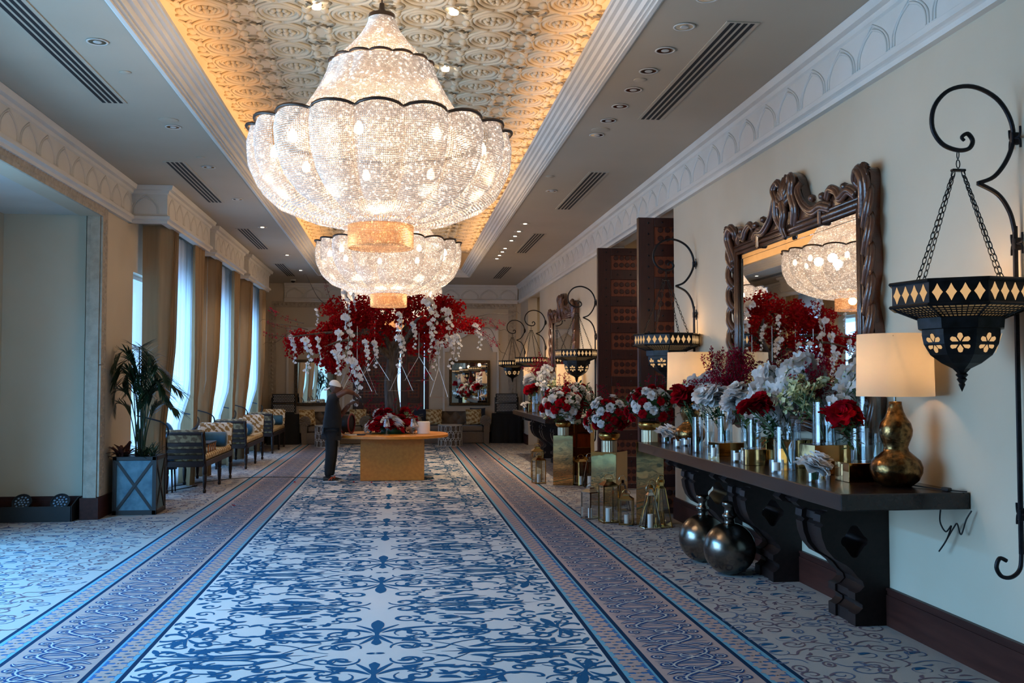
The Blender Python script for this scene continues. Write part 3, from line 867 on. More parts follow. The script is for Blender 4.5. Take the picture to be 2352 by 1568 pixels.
# windows: frames, glass, sills
wf = lambda o, y0, y1: None
for i, (w0, w1) in enumerate(WIN):
    fr = MB(); x = XL - .14
    for (a0, a1, b0, b1) in ((w0, w0 + .06, .12, 3.3), (w1 - .06, w1, .12, 3.3), (w0, w1, .12, .18), (w0, w1, 3.24, 3.3), ((w0 + w1) / 2 - .03, (w0 + w1) / 2 + .03, .18, 3.24), (w0, w1, 2.2, 2.25)):
        fr.bar(x - .03, x + .03, a0, a1, b0, b1)
    o = struct('window_%d' % (i + 1), fr, M['whiteplastic'])
    for (g0, g1) in ((w0 + .06, (w0 + w1) / 2 - .03), ((w0 + w1) / 2 + .03, w1 - .06)):
        obj('pane', MB().bar(x - .004, x + .004, g0, g1, .18, 2.2), M['glass'], o); obj('pane', MB().bar(x - .004, x + .004, g0, g1, 2.25, 3.24), M['glass'], o)
fr = MB(); x = -5.17
o = None
for k in range(6): fr.bar(x - .03, x + .03, 3.2 + k * 1.52 - .03 if k else 3.2, 3.2 + k * 1.52 + .03 if k < 5 else 10.8, .15, 3.45)
fr.bar(x - .03, x + .03, 3.2, 10.8, .15, .21); fr.bar(x - .03, x + .03, 3.2, 10.8, 3.39, 3.45)
o = struct('window_4', fr, M['whiteplastic'])
for k in range(5): obj('pane', MB().bar(x - .004, x + .004, 3.23 + k * 1.52, 3.2 + k * 1.52 + 1.49, .21, 3.39), M['glass'], o)
# ================================================================ chandeliers
def mat_crystal(name, tint, base, sparkle):  # beads glow by themselves; random bright cells stand in for glints of bulb light
    m = bpy.data.materials.new(name); m.use_nodes = True
    k = NT(m); p = k.N['Principled BSDF']; out = k.N['Material Output']
    p.inputs['Base Color'].default_value = (tint[0] * .6, tint[1] * .6, tint[2] * .6, 1); p.inputs['Roughness'].default_value = 0.12; p.inputs['Metallic'].default_value = 0.25
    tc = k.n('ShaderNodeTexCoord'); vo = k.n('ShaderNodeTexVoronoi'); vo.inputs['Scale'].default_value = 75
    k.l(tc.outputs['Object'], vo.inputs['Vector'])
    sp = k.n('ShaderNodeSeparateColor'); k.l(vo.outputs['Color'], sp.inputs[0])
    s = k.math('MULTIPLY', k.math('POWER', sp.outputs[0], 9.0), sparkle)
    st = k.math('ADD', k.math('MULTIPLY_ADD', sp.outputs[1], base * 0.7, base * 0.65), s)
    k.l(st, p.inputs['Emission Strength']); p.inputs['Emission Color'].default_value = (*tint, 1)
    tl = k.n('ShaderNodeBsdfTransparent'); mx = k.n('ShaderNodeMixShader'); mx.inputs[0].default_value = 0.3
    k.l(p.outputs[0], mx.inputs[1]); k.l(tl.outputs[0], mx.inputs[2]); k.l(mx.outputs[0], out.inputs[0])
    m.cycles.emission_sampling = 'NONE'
    return m
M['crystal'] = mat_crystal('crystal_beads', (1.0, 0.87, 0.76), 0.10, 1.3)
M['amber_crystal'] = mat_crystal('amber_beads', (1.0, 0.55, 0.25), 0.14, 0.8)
M['bulb'] = mat_emit('chandelier_bulb', (1.0, 0.75, 0.48), 12.0, nee=False)

OCT = np.array([(1, 0, 0), (-1, 0, 0), (0, 1, 0), (0, -1, 0), (0, 0, 1.15), (0, 0, -1.15)], float)
OCF = np.array([(0, 2, 4), (2, 1, 4), (1, 3, 4), (3, 0, 4), (2, 0, 5), (1, 2, 5), (3, 1, 5), (0, 3, 5)])
def bead_mesh(name, P, r, m):
    P = np.asarray(P, float); n = len(P)
    V = (P[:, None, :] + OCT[None] * r).reshape(-1, 3)
    F = (OCF[None] + 6 * np.arange(n)[:, None, None]).reshape(-1, 3)
    me = bpy.data.meshes.new(name); me.from_pydata(V.tolist(), [], F.tolist()); me.materials.append(m); me.update()
    return me

NL = 18
ZR = 3.73
def lob(a): return abs(sin(a * NL / 2))
def bowl_prof(t):
    return np.interp(t, [0, .12, .3, .48, .64, .8, .92, 1], [1.0, 1.01, .985, .91, .79, .58, .40, .26]), np.interp(t, [0, .12, .3, .48, .64, .8, .92, 1], [ZR, ZR - .1, ZR - .27, ZR - .43, ZR - .55, ZR - .65, ZR - .70, ZR - .71])
P = []
NPH, NR = 26, 64
for L in range(NL):
    for i in range(NPH):
        ph = (i + .5) / NPH; a = 2 * pi * (L + ph) / NL; q = 2 * ph - 1; bul = math.sqrt(max(0, 1 - q * q))
        for j in range(NR):
            t = j / (NR - 1)
            if j > 46 and (i % 2): continue
            if j > 56 and (i % 4): continue
            r, z = bowl_prof(t)
            r = r + .085 * bul * sin(pi * min(1, .12 + .95 * t)) ** .8 * (1 - .5 * t)
            z = z + .035 * bul * (1 - t) ** 2 - .05 * (bul - .5) * sin(pi * t)
            P.append((r * cos(a), r * sin(a), z))
BOWL = bead_mesh('bead_bowl', P, .0088, M['crystal'])
P = []
for i in range(300):
    a = 2 * pi * i / 300
    for j in range(42):
        t = j / 41; r = .415 + .36 * t ** 1.35 + .012 * lob(a) ; z = 4.33 - .60 * t
        P.append((r * cos(a), r * sin(a), z))
TIER2 = bead_mesh('bead_curtain', P, .0088, M['crystal'])
P = []
for i in range(150):
    a = 2 * pi * i / 150
    for j in range(30):
        t = j / 29; r = .105 + .30 * t ** 1.5; z = 4.74 - .39 * t
        P.append((r * cos(a), r * sin(a), z))
TIER1 = bead_mesh('bead_curtain', P, .0075, M['crystal'])
P = []
for i in range(120):
    a = 2 * pi * i / 120
    for j in range(22):
        P.append((.262 * cos(a), .262 * sin(a), 3.12 - .285 * j / 21))
for rr_ in np.arange(.02, .26, .016):
    n_ = max(6, int(2 * pi * rr_ / .016))
    for i in range(n_): P.append((rr_ * cos(2 * pi * i / n_), rr_ * sin(2 * pi * i / n_), 2.845))
DROP = bead_mesh('bead_drop', P, .0085, M['amber_crystal'])
def scallop(R, A, z, dz, r, n=NL, seg=8):
    pts = [((R + A * abs(sin(a * n / 2)) ** .7) * cos(a), (R + A * abs(sin(a * n / 2)) ** .7) * sin(a), z + dz * abs(sin(a * n / 2)) ** .7) for a in np.linspace(0, 2 * pi, n * seg + 1)[:-1]]
    return MB().tube(pts, r, 6, closed=True)
def make_chandelier(loc, label):
    t = thing('chandelier', label, 'chandelier', loc, 0, 'crystal bead chandeliers along the coffered ceiling')
    obj('bead_bowl', BOWL, None, t); obj('bead_curtain', TIER2, None, t); obj('bead_curtain', TIER1, None, t); obj('amber_bead_drop', DROP, None, t, label='amber beaded cylinder drop')
    obj('rim_ring', RIM, None, t); obj('upper_ring', URING, None, t)
    obj('cap', CAP, None, t); obj('chain', CHAIN, None, t)
    for b in range(9):
        a = 2 * pi * (b + .5) / 9
        o = obj('bulb', BULB, None, t, (.86 * cos(a), .86 * sin(a), 3.60))
    for b in range(6):
        a = 2 * pi * (b + .5) / 6; light('POINT', 'bulb_light', (.5 * cos(a), .5 * sin(a), 3.62), 20, (1.0, 0.70, 0.42), 0.07, parent=t)
    light('POINT', 'bulb_light', (0, 0, 4.5), 14, (1.0, 0.70, 0.42), 0.06, parent=t)
    light('POINT', 'bulb_light', (0, 0, 2.98), 5, (1.0, 0.62, 0.33), 0.06, parent=t)
    return t
RIM = fixn(scallop(1.0, .075, ZR + .012, .03, .014).mesh('rim_ring', True, [M['ring']]))
URING = fixn(scallop(.40, .03, 4.345, .012, .012, 14).mesh('upper_ring', True, [M['ring']]))
CAP = fixn(MB().lathe([(.0, 4.87), (.02, 4.87), (.025, 4.82), (.05, 4.79), (.108, 4.775), (.112, 4.74), (.1, 4.735)], 24).mesh('cap', 40, [M['ring']]))
_c = MB()
for i in range(4):
    z = 4.9 + .075 * i
    pts = [(.014 * cos(a) * (1 if i % 2 else 0), .014 * cos(a) * (0 if i % 2 else 1), z + .042 * sin(a)) for a in np.linspace(0, 2 * pi, 13)[:-1]]
    _c.tube(pts, .006, 5, closed=True)
CHAIN = fixn(_c.mesh('chain', True, [M['ring']]))
BULB = fixn(MB().lathe([(0, -.045), (.03, -.03), (.038, 0), (.03, .03), (.012, .06), (0, .06)], 10).mesh('bulb', True, [M['bulb']]))
make_chandelier((CX0 - .01, 8.15, 0), 'largest and nearest crystal bead chandelier with amber drop, hanging in the foreground')
make_chandelier((CX0 - .01, 14.65, 0), 'middle crystal bead chandelier hanging just in front of the red flower tree')
make_chandelier((CX0 - .01, 21.15, 0), 'farthest crystal bead chandelier, half hidden behind the red flower tree')

# ================================================================ flower meshes shared by every arrangement
def petal(m_, M4, w, l, cup, nu=2, nv=3, curl=0.0, mi=0):
    """petal in local xy: grows along +y, cupped upward"""
    def fn(u, v):
        x = (u - .5) * w * (sin(pi * (.12 + .8 * v)) ** .6)
        y = l * v
        z = cup * (v * v) + curl * v ** 4 + .35 * w * ((u - .5) * 2) ** 2 * .4
        q = M4 @ Vector((x, y, z)); return (q.x, q.y, q.z)
    m_.sheet(fn, nu, nv, mi)
def rose_mesh(name, m, seed, R=.062, openness=1.0):
    rg_ = random.Random(seed); mb = MB()
    for (n_, tilt, l, w, z) in ((3, 82, .55, .6, .15), (4, 68, .75, .75, .1), (5, 50, .95, .95, .04), (6, 28, 1.15, 1.05, -.02), (6, 6, 1.2, 1.1, -.08)):
        off = rg_.uniform(0, 6)
        for i in range(n_):
            a = off + 2 * pi * i / n_ + rg_.uniform(-.15, .15)
            petal(mb, Rz(a) @ Tr(0, .06 * R, z * R) @ Rx(rad(tilt * openness + rg_.uniform(-8, 8))), w * R * 1.15, l * R, .15 * R, 2, 3, -.35 * R)
    return mb.mesh(name, True, [m])
def orchid(mb, M4, s, mi=0):
    for (a, w, l) in ((90, 1.0, .95), (-90, 1.0, .95), (0, .62, .9), (140, .6, .85), (-140, .6, .85)):
        petal(mb, M4 @ Rz(rad(a)) @ Rx(rad(12)), w * s, l * s, .05 * s, 2, 3, -.08 * s, mi)
    mb.lathe([(0, .16 * s), (.1 * s, .12 * s), (.12 * s, 0)], 5, tuple((M4 @ Vector((0, 0, 0)))[:]), mi + 1, cap=False)
def orchid_spray(name, m, seed, L=.55, n=17, s=.062, droop=1.0):
    """cascade hanging down from the origin"""
    rg_ = random.Random(seed); mb = MB()
    path = catmull([(0, 0, 0), (.05, .02, -.12 * L), (.08 + .03 * rg_.random(), 0, -.5 * L), (.06 * rg_.uniform(-1, 1), .03, -L)], 5)
    mb.tube(path, .004, 4, 2)
    for i in range(n):
        q = path[min(len(path) - 1, int((i + .5) / n * len(path)))]; k = 1.0 - .45 * i / n
        side = (-1) ** i
        mb_m = Tr(q[0] + side * .03 * k + rg_.uniform(-.012, .012), q[1] + rg_.uniform(-.03, .03), q[2]) @ Rz(rg_.uniform(-.9, .9)) @ Rx(rad(78 + rg_.uniform(-20, 20))) @ Ry(rad(side * 22))
        orchid(mb, mb_m, s * k)
    return mb.mesh(name, True, [m, M['cream'], M['stem']])
def blossom_cluster(name, mats, seed, n=46, R=.15, s=.033):
    rg_ = random.Random(seed); mb = MB()
    for i in range(n):
        d = Vector((rg_.gauss(0, 1), rg_.gauss(0, 1), rg_.gauss(0, .8))).normalized()
        c = d * R * rg_.uniform(.55, 1.0)
        q = Tr(*c) @ d.to_track_quat('Z', 'Y').to_matrix().to_4x4()
        for j in range(5):
            petal(mb, q @ Rz(2 * pi * j / 5 + i) @ Rx(rad(rg_.uniform(15, 50))), s * 1.0, s * 1.1, .1 * s, 1, 2, 0, rg_.choice((0, 0, 1)))
    return mb.mesh(name, True, mats)
def sprig(name, m, seed, L=.5, n=40, s=.02, spread=.03, bend=.15):
    """wiry twig with small crimson buds, grows along +z and bends to +x"""
    rg_ = random.Random(seed); mb = MB()
    path = catmull([(0, 0, 0), (bend * .2 * L, .02, .35 * L), (bend * .8 * L, -.02, .75 * L), (bend * 1.6 * L, .01, L)], 6)
    mb.tube(path, [.005 * (1 - .7 * i / len(path)) for i in range(len(path))], 4, 1)
    for i in range(n):
        t = rg_.uniform(.2, 1); q = path[int(t * (len(path) - 1))]; a = rg_.uniform(0, 6.28); w_ = spread * (1.15 - .7 * t)
        c = (q[0] + w_ * cos(a), q[1] + w_ * sin(a), q[2] + rg_.uniform(-.01, .02))
        d = Vector((cos(a), sin(a), rg_.uniform(0, 1))).to_track_quat('Z', 'Y').to_matrix().to_4x4()
        for j in range(3): petal(mb, Tr(*c) @ d @ Rz(2 * pi * j / 3) @ Rx(rad(55)), s * .7, s * 1.1, .1 * s, 1, 1)
    return mb.mesh(name, True, [m, M['twig']])
def leaf_mesh(name, seed, n=10, R=.12, s=.06):
    rg_ = random.Random(seed); mb = MB()
    for i in range(n):
        a = rg_.uniform(0, 6.28)
        petal(mb, Tr(rg_.uniform(-.3, .3) * R, rg_.uniform(-.3, .3) * R, rg_.uniform(-.5, .5) * R) @ Rz(a) @ Rx(rad(rg_.uniform(-35, 45))) @ Tr(0, R * .3, 0), s * .55, s * 1.2, -.1 * s, 2, 3)
    return mb.mesh(name, True, [M['leaf']])
ROSE_R = [rose_mesh('rose', M['red'], i) for i in (1, 2, 3)]
ROSE_W = [rose_mesh('rose', M['white'], i) for i in (4, 5, 6)]
ORCH_W = [orchid_spray('white_orchid_spray', M['white'], i) for i in (1, 2, 3)]
CLUS = [blossom_cluster('red_blossom_cluster', [M['red2'], M['red']], i) for i in range(5)]
SPR = [sprig('crimson_sprig', M['magenta'], i) for i in range(4)]
LEAFS = [leaf_mesh('foliage', i) for i in range(3)]

# ================================================================ round golden table with the flower tree
TX, TY = -.1, 18.0
t = thing('round_table', 'large golden round table on a square box base under the flower tree', 'table', (TX, TY, 0))
obj('table_top', MB().lathe([(0, .735), (.98, .735), (1.0, .745), (1.0, .785), (.985, .795), (0, .795)], 64), M['table_wood'], t, smooth=35)
obj('box_base', MB().box((0, 0, .367), (1.11, 1.11, .734), b=.008), M['table_wood'], t)
tree = thing('flower_tree', 'tall tree of red blossom with white orchid cascades standing on the golden table', 'floral tree', (TX, TY, .796))
tr = MB(); rg = random.Random(3)
for i in range(16):
    a = 2 * pi * i / 16 + rg.uniform(-.2, .2); r0 = .12 * rg.uniform(.4, 1); tw = rg.uniform(-.8, .8); lean = rg.uniform(-.08, .08)
    tr.tube(catmull([(r0 * 1.3 * cos(a), r0 * 1.3 * sin(a), 0), (r0 * cos(a + .4 * tw), r0 * sin(a + .4 * tw), .45), (r0 * .8 * cos(a + tw) - .04, r0 * .8 * sin(a + tw), .95), (r0 * .9 * cos(a + 1.3 * tw) + lean, r0 * sin(a + 1.3 * tw), 1.5)], 6), [.035 * (1 - .4 * k / 18) for k in range(19)], 6)
tr.tube([(0, 0, 0), (-.03, 0, .5), (-.05, 0, 1.0), (0, 0, 1.5)], [.13, .11, .10, .09], 10)
obj('trunk', tr, M['bark'], tree, smooth=True)
BR = [((0, 0, 1.35), (-.5, -.1, 1.75), (-1.1, -.2, 1.8), (-1.75, -.3, 1.72)), ((0, 0, 1.4), (.5, -.1, 1.9), (1.0, .1, 2.1), (1.45, .1, 2.05)), ((0, 0, 1.45), (-.3, .3, 1.9), (-.7, .5, 2.3), (-.9, .6, 2.55)), ((0, 0, 1.4), (.3, -.3, 1.8), (.4, -.7, 2.0), (.5, -1.0, 2.05)), ((0, 0, 1.3), (-.4, -.3, 1.6), (-.8, -.6, 1.65), (-1.1, -.9, 1.55)), ((0, 0, 1.45), (.2, .4, 1.9), (.4, .9, 2.1), (.5, 1.2, 2.1)), ((0, 0, 1.4), (-.2, .1, 2.0), (0, 0, 2.3), (.1, 0, 2.5))]
for b in BR:
    pth = catmull(b, 6); obj('branch', MB().tube(pth, [.05 * (1 - .8 * k / len(pth)) for k in range(len(pth))], 6), M['bark'], tree, smooth=True)
# canopy masses: (x, z, rx, rz, y spread, count) relative to the table centre, z above the table top
CAN = [(-1.55, 1.62, .34, .26, .3, 15), (-1.15, 1.68, .42, .36, .5, 26), (-.85, 2.15, .42, .36, .5, 26), (-.42, 2.1, .42, .34, .6, 26), (-.55, 1.6, .36, .3, .6, 18), (-1.05, 1.3, .3, .16, .4, 9), (-.05, 2.35, .6, .2, .7, 22), (.42, 2.1, .44, .28, .6, 20), (.78, 1.95, .36, .36, .5, 20), (.92, 2.28, .34, .16, .4, 10), (-.62, 1.2, .12, .2, .2, 4), (-.1, 1.75, .3, .14, .6, 6), (.3, 1.62, .2, .14, .5, 4), (1.3, 1.98, .25, .14, .3, 6), (.62, 1.6, .12, .18, .3, 3)]
rg = random.Random(21)
for (cx, cz, rx, rz, sy, n_) in CAN:
    for i in range(n_):
        while True:
            p = (rg.uniform(-1, 1), rg.uniform(-1, 1), rg.uniform(-1, 1))
            if p[0] ** 2 + p[1] ** 2 + p[2] ** 2 < 1: break
        s = rg.uniform(.6, 1.0)
        obj('red_blossom_cluster', rg.choice(CLUS), None, tree, (cx + p[0] * rx, p[1] * sy, cz + p[2] * rz), (rg.uniform(0, 6), rg.uniform(0, 6), rg.uniform(0, 6)), scale=s, kind='stuff')
# white orchid cascades (x, y, z top, scale)
for (x, y, z, s) in ((-.83, -.55, 2.06, 1.35), (-.95, -.6, 1.78, 1.3), (-1.82, -.2, 1.72, .85), (-1.53, -.5, 1.66, 1.05), (-1.28, -.6, 1.68, .8), (-1.02, -.7, 1.45, .75), (-.72, -.5, 1.3, 1.4), (-.35, -.6, 1.62, .8), (-.5, -.7, 1.62, .9), (-.85, -.4, 2.5, .8), (-.7, -.5, 2.55, .7), (.08, -.7, 2.12, .7), (.58, -.65, 2.35, 1.25), (.65, -.55, 1.95, .9), (.95, -.5, 2.2, 1.15), (.72, -.2, 1.75, 1.1), (1.0, -.3, 1.72, 1.0), (1.12, -.4, 1.75, .8), (1.47, -.2, 1.95, .8), (.1, -.8, 1.7, .95), (.32, -.6, 1.95, .8), (-1.35, -.3, 2.2, .5)):
    obj('white_orchid_spray', rg.choice(ORCH_W), None, tree, (x, y, z), (rg.uniform(-.1, .1), rg.uniform(-.15, .15), rg.uniform(-1, 1) - .6), scale=s)
# wiry crimson twigs
for (x, z, ang, s) in ((-1.55, 1.95, -80, 1.3), (-1.6, 1.75, -100, 1.3), (-1.7, 1.85, -88, 1.0), (1.25, 2.1, 95, 1.3), (1.35, 1.95, 112, 1.3), (1.5, 2.05, 88, 1.0), (1.45, 1.9, 125, .9), (-1.1, 2.4, -25, .9), (.2, 1.5, 180, .9), (-.7, 1.3, 180, 1.0), (.72, 1.7, 180, 1.6), (-.2, 1.3, 185, 1.2), (-.35, 1.1, 175, 1.1), (.35, 1.35, 178, 1.2)):
    obj('crimson_sprig', rg.choice(SPR), None, tree, (x, -.3 + rg.uniform(-.2, .2), z), (0, rad(ang), 0), scale=s)
for k, (x, z, dx, dz) in enumerate(((-1.5, 1.85, -.75, .12), (-1.5, 1.8, -.7, -.2), (1.5, 2.05, .5, -.2), (1.5, 2.1, .7, .05), (-1.2, 2.3, -.35, .45), (1.6, 1.9, .4, -.45))):
    obj('bare_twig', MB().tube(catmull([(x, -.2, z), (x + dx * .4, -.25, z + dz * .2 + .05), (x + dx * .8, -.2, z + dz * .9), (x + dx, -.3, z + dz * 1.1 + .04), (x + dx * 1.1, -.25, z + dz * 1.1)], 6), [.006 * (1 - .8 * i / 25) for i in range(25)], 4), M['twig'], tree)

# flowers massed at the foot of the tree
base_b = thing('flower_arrangement', 'mound of red and white roses around the trunk on the golden table', 'flowers', (TX, TY, .796))
rg = random.Random(8)
obj('moss_base', MB().lathe([(0, .2), (.16, .2), (.2, .1), (.22, .0), (0, 0)], 20), M['leaf'], base_b, smooth=True)
for i in range(92):
    a = rg.uniform(0, 2 * pi); r = .44 * math.sqrt(rg.uniform(.1, 1)); z = .06 + .36 * (1 - (r / .46) ** 2) * rg.uniform(.6, 1.1)
    if i % 4 == 0: z += .06
    mesh_ = rg.choice(ROSE_R if rg.random() < .62 else ROSE_W)
    obj('rose', mesh_, None, base_b, (r * cos(a), r * sin(a), z), (rad(60) * sin(a) * r / .4 + rad(25), -rad(40) * cos(a), a), scale=rg.uniform(1.1, 1.6))
for i in range(44):
    a = rg.uniform(0, 2 * pi); r = .42 * math.sqrt(rg.uniform(.2, 1))
    obj('foliage', rg.choice(LEAFS), None, base_b, (r * cos(a), r * sin(a), .06 + .25 * rg.random()), (0, 0, a), scale=1.1)
for i in range(10):
    a = rg.uniform(0, 2 * pi)
    obj('crimson_sprig', rg.choice(SPR), None, base_b, (.2 * cos(a), .2 * sin(a), .15), (rg.uniform(-.4, .4), rg.uniform(-.5, .5), a), scale=rg.uniform(.7, 1.0))

# clear platforms hung on beaded cords from the branches (x, platform z, cord apex z, half width, top z)
SW = [('between trunk and right-hand door', -.32, .95, 1.36, .26, 2.0, -.45), ('lowest of those left of the trunk', -.62, .76, 1.28, .26, 1.9, -.55), ('low, right of the trunk', .15, .77, 1.22, .2, 1.95, -.5), ('highest and right of the door slit', .46, .95, 1.38, .25, 2.0, -.3), ('far right, thinnest cords', .82, .65, 1.18, .16, 1.65, -.2), ('beside the man\'s raised hand', -.8, .8, 1.2, .16, 1.7, -.1), ('behind the mound of roses', -.5, .7, 1.2, .2, 1.8, .3)]
for (nm, x, zp, za, hw, zt, dy) in SW:
    s_ = thing('hanging_swing', 'clear acrylic swing platform on beaded cords, %s' % nm, 'hanging platform', (TX + x, TY + dy, .796), 0, 'acrylic swings hung from the flower tree')
    obj('platform', MB().box((0, 0, zp), (2 * hw + .06, .16, .012), b=.003), M['acrylic'], s_)
    cd = MB()
    for sx in (-1, 1):
        for sy_ in (-1, 1): cd.tube([(sx * hw, sy_ * .06, zp), (0, 0, za)], .0045, 5)
    obj('cord', cd, M['bead'], s_)
    obj('hanger', MB().tube([(0, 0, za - .01), (0, 0, zt)], .006, 5), M['bead'], s_)

# things standing on the table
def crystal_lamp(x, y, label):
    t_ = thing('crystal_candle_lamp', label, 'candle lamp', (TX + x, TY + y, .796), 0, 'small crystal candle lamps on the golden table')
    obj('stem', MB().lathe([(.05, 0), (.05, .012), (.012, .03), (.012, .1), (.02, .13), (.01, .16)], 14), M['glass'], t_, smooth=True)
    obj('lamp_shade', MB().lathe([(.062, .15), (.035, .28)], 14, cap=False), M['acrylic'], t_, smooth=True)
    obj('candle', MB().lathe([(.0, .16), (.02, .16), (.02, .2), (0, .205)], 10), M['wax'], t_)
crystal_lamp(-.1, -.72, 'crystal candle lamp on the golden table, left of the pair'); crystal_lamp(.36, -.7, 'crystal candle lamp on the golden table, right of the pair')
tag(obj('pillar_candle', MB().lathe([(0, 0), (.11, 0), (.115, .01), (.115, .21), (.10, .215), (0, .205)], 24), M['wax'], None, (TX + .55, TY - .15, .796), smooth=40), 'broad cream pillar candle standing on the golden table', 'candle')
rl = thing('cable_reel', 'red and black cable reel standing on the table before the man', 'cable reel', (TX - .80, TY - .12, .796 + .185), rad(-18))
for q in (-1, 1): obj('flange', MB().lathe([(.155, -.01), (.178, -.01), (.186, 0), (.178, .01), (.155, .01)], 28, cap=False), M['reelred'], rl, (q * .075, 0, 0), (0, pi / 2, .0), smooth=30)
obj('wound_cable', MB().lathe([(.06, -.07), (.15, -.07), (.16, -.05), (.155, -.03), (.165, -.01), (.155, .01), (.165, .03), (.155, .05), (.15, .07), (.06, .07)], 28), M['cord'], rl, (0, 0, 0), (0, pi / 2, 0), smooth=True)
sh = thing('folded_papers', 'sheets of white paper and black pouch at the left of the golden table', 'papers', (TX - .68, TY - .5, .7965))
obj('paper', MB().box((0, 0, .003), (.22, .3, .004), rz=.3), M['whiteplastic'], sh); obj('pouch', MB().box((.14, -.12, .012), (.14, .07, .02), rz=-.2, b=.004), M['cord'], sh)

# ================================================================ the man
def skin(name, nodes, edges, root, m, parent, sub=2):
    me = bpy.data.meshes.new(name); ks = list(nodes); ix = {k: i for i, k in enumerate(ks)}
    me.from_pydata([nodes[k][0] for k in ks], [(ix[a_], ix[b_]) for a_, b_ in edges], []); me.materials.append(m)
    o = bpy.data.objects.new(name, me); col.objects.link(o)
    if parent is not None: o.parent = parent
    md = o.modifiers.new('skin', 'SKIN'); md.use_smooth_shade = True
    for k in ks:
        sv = me.skin_vertices[0].data[ix[k]]; r = nodes[k][1]; sv.radius = (r, r) if np.isscalar(r) else r; sv.use_root = (k == root)
    sd = o.modifiers.new('sub', 'SUBSURF'); sd.levels = sub; sd.render_levels = sub
    return o
RS, RE, RW = (.03, -.19, 1.43), (.27, -.27, 1.57), (.40, -.10, 1.52)
LS, LE, LWR = (.03, .19, 1.43), (.16, .2, 1.15), (.32, .06, 1.335)
man = skin('person', {'pel': ((0, 0, .95), .11), 'sp': ((0, 0, 1.12), .11), 'ch': ((.01, 0, 1.33), .12), 'nk': ((.03, 0, 1.47), .058), 'hd': ((.055, 0, 1.55), .06),
    'rs': (RS, .055), 're': (RE, .054), 'rw': (RW, .042), 'ls': (LS, .055), 'le': (LE, .054), 'lw': (LWR, .042),
    'rh': ((.01, -.09, .9), .085), 'rk': ((.0, -.1, .5), .06), 'ra': ((-.04, -.1, .1), .042), 'lh': ((.01, .09, .9), .085), 'lk': ((.03, .1, .5), .06), 'la': ((.0, .1, .1), .042)},
    [('pel', 'sp'), ('sp', 'ch'), ('ch', 'nk'), ('nk', 'hd'), ('ch', 'rs'), ('rs', 're'), ('re', 'rw'), ('ch', 'ls'), ('ls', 'le'), ('le', 'lw'), ('pel', 'rh'), ('rh', 'rk'), ('rk', 'ra'), ('pel', 'lh'), ('lh', 'lk'), ('lk', 'la')], 'pel', M['skin'], None)
man.location = (-1.16, 17.4, 0)
tag(man, 'man in black t-shirt and backwards white cap, working with raised hands at the table', 'person')
hd = MB()
def headfn(u, v):
    a = 2 * pi * u; b = pi * (v - .5); x, y, z = cos(b) * cos(a), cos(b) * sin(a), sin(b)
    jaw = 1 - .22 * max(0, -z) ; f = 1 + (.10 * max(0, x) ** 6 * (1 if -.4 < z < .15 else .3))
    return (.08 + .098 * x * f * jaw, .073 * y * jaw, 1.62 + .122 * z)
hd.sheet(headfn, 24, 16)
hd.lathe([(0, -.012), (.012, 0), (.016, .025), (.006, .05), (0, .052)], 8, (.185, 0, 1.59), sx=1.2)
for s_ in (-1, 1):
    hd.lathe([(0, -.03), (.022, -.015), (.027, .01), (.015, .03), (0, .034)], 10, (.07, s_ * .075, 1.61), sy=.4)
    hd.lathe([(0, -.008), (.009, 0), (0, .008)], 8, (.168, s_ * .033, 1.628))
hd.tube([(.165, -.025, 1.555), (.178, 0, 1.552), (.165, .025, 1.555)], .006, 5)
obj('head', hd, M['skin'], man, smooth=True)
cp = MB()
cp.sheet(lambda u, v: (.07 + .108 * cos(pi / 2 * v) * cos(2 * pi * u), .086 * cos(pi / 2 * v) * sin(2 * pi * u), 1.648 + .022 * sin(2 * pi * u + 1.57) * cos(pi / 2 * v) * -1 + .108 * sin(pi / 2 * v)), 24, 8)
cp.sheet(lambda u, v: (-.02 - .115 * v * (1 - .35 * (2 * u - 1) ** 2), (2 * u - 1) * .07 * (1 - .25 * v), 1.632 - .045 * v - .02 * (2 * u - 1) ** 2), 8, 4)
obj('cap', cp, M['cap'], man, smooth=True)
skin('tshirt', {'hem': ((.01, 0, .82), (.138, .155)), 'pel': ((.015, 0, .90), (.168, .175)), 'sp': ((.03, 0, 1.08), (.16, .168)), 'ch': ((.0, 0, 1.32), (.145, .15)), 'nk': ((.015, 0, 1.475), .075), 'rs': (RS, .085), 're': ((.15, -.24, 1.5), .082), 'ls': (LS, .085), 'le': ((.1, .2, 1.3), .08)},
    [('hem', 'pel'), ('pel', 'sp'), ('sp', 'ch'), ('ch', 'nk'), ('ch', 'rs'), ('rs', 're'), ('ch', 'ls'), ('ls', 'le')], 'pel', M['shirt'], man)
skin('trousers', {'pel': ((.0, 0, .93), (.13, .15)), 'rh': ((.01, -.09, .84), .115), 'rk': ((.0, -.1, .48), .088), 'rc': ((-.03, -.1, .25), .075), 'ra': ((-.04, -.1, .09), .062), 'lh': ((.01, .09, .84), .115), 'lk': ((.03, .1, .48), .088), 'lc': ((.01, .1, .25), .075), 'la': ((.0, .1, .09), .062)},
    [('pel', 'rh'), ('rh', 'rk'), ('rk', 'rc'), ('rc', 'ra'), ('pel', 'lh'), ('lh', 'lk'), ('lk', 'lc'), ('lc', 'la')], 'pel', M['trousers'], man)
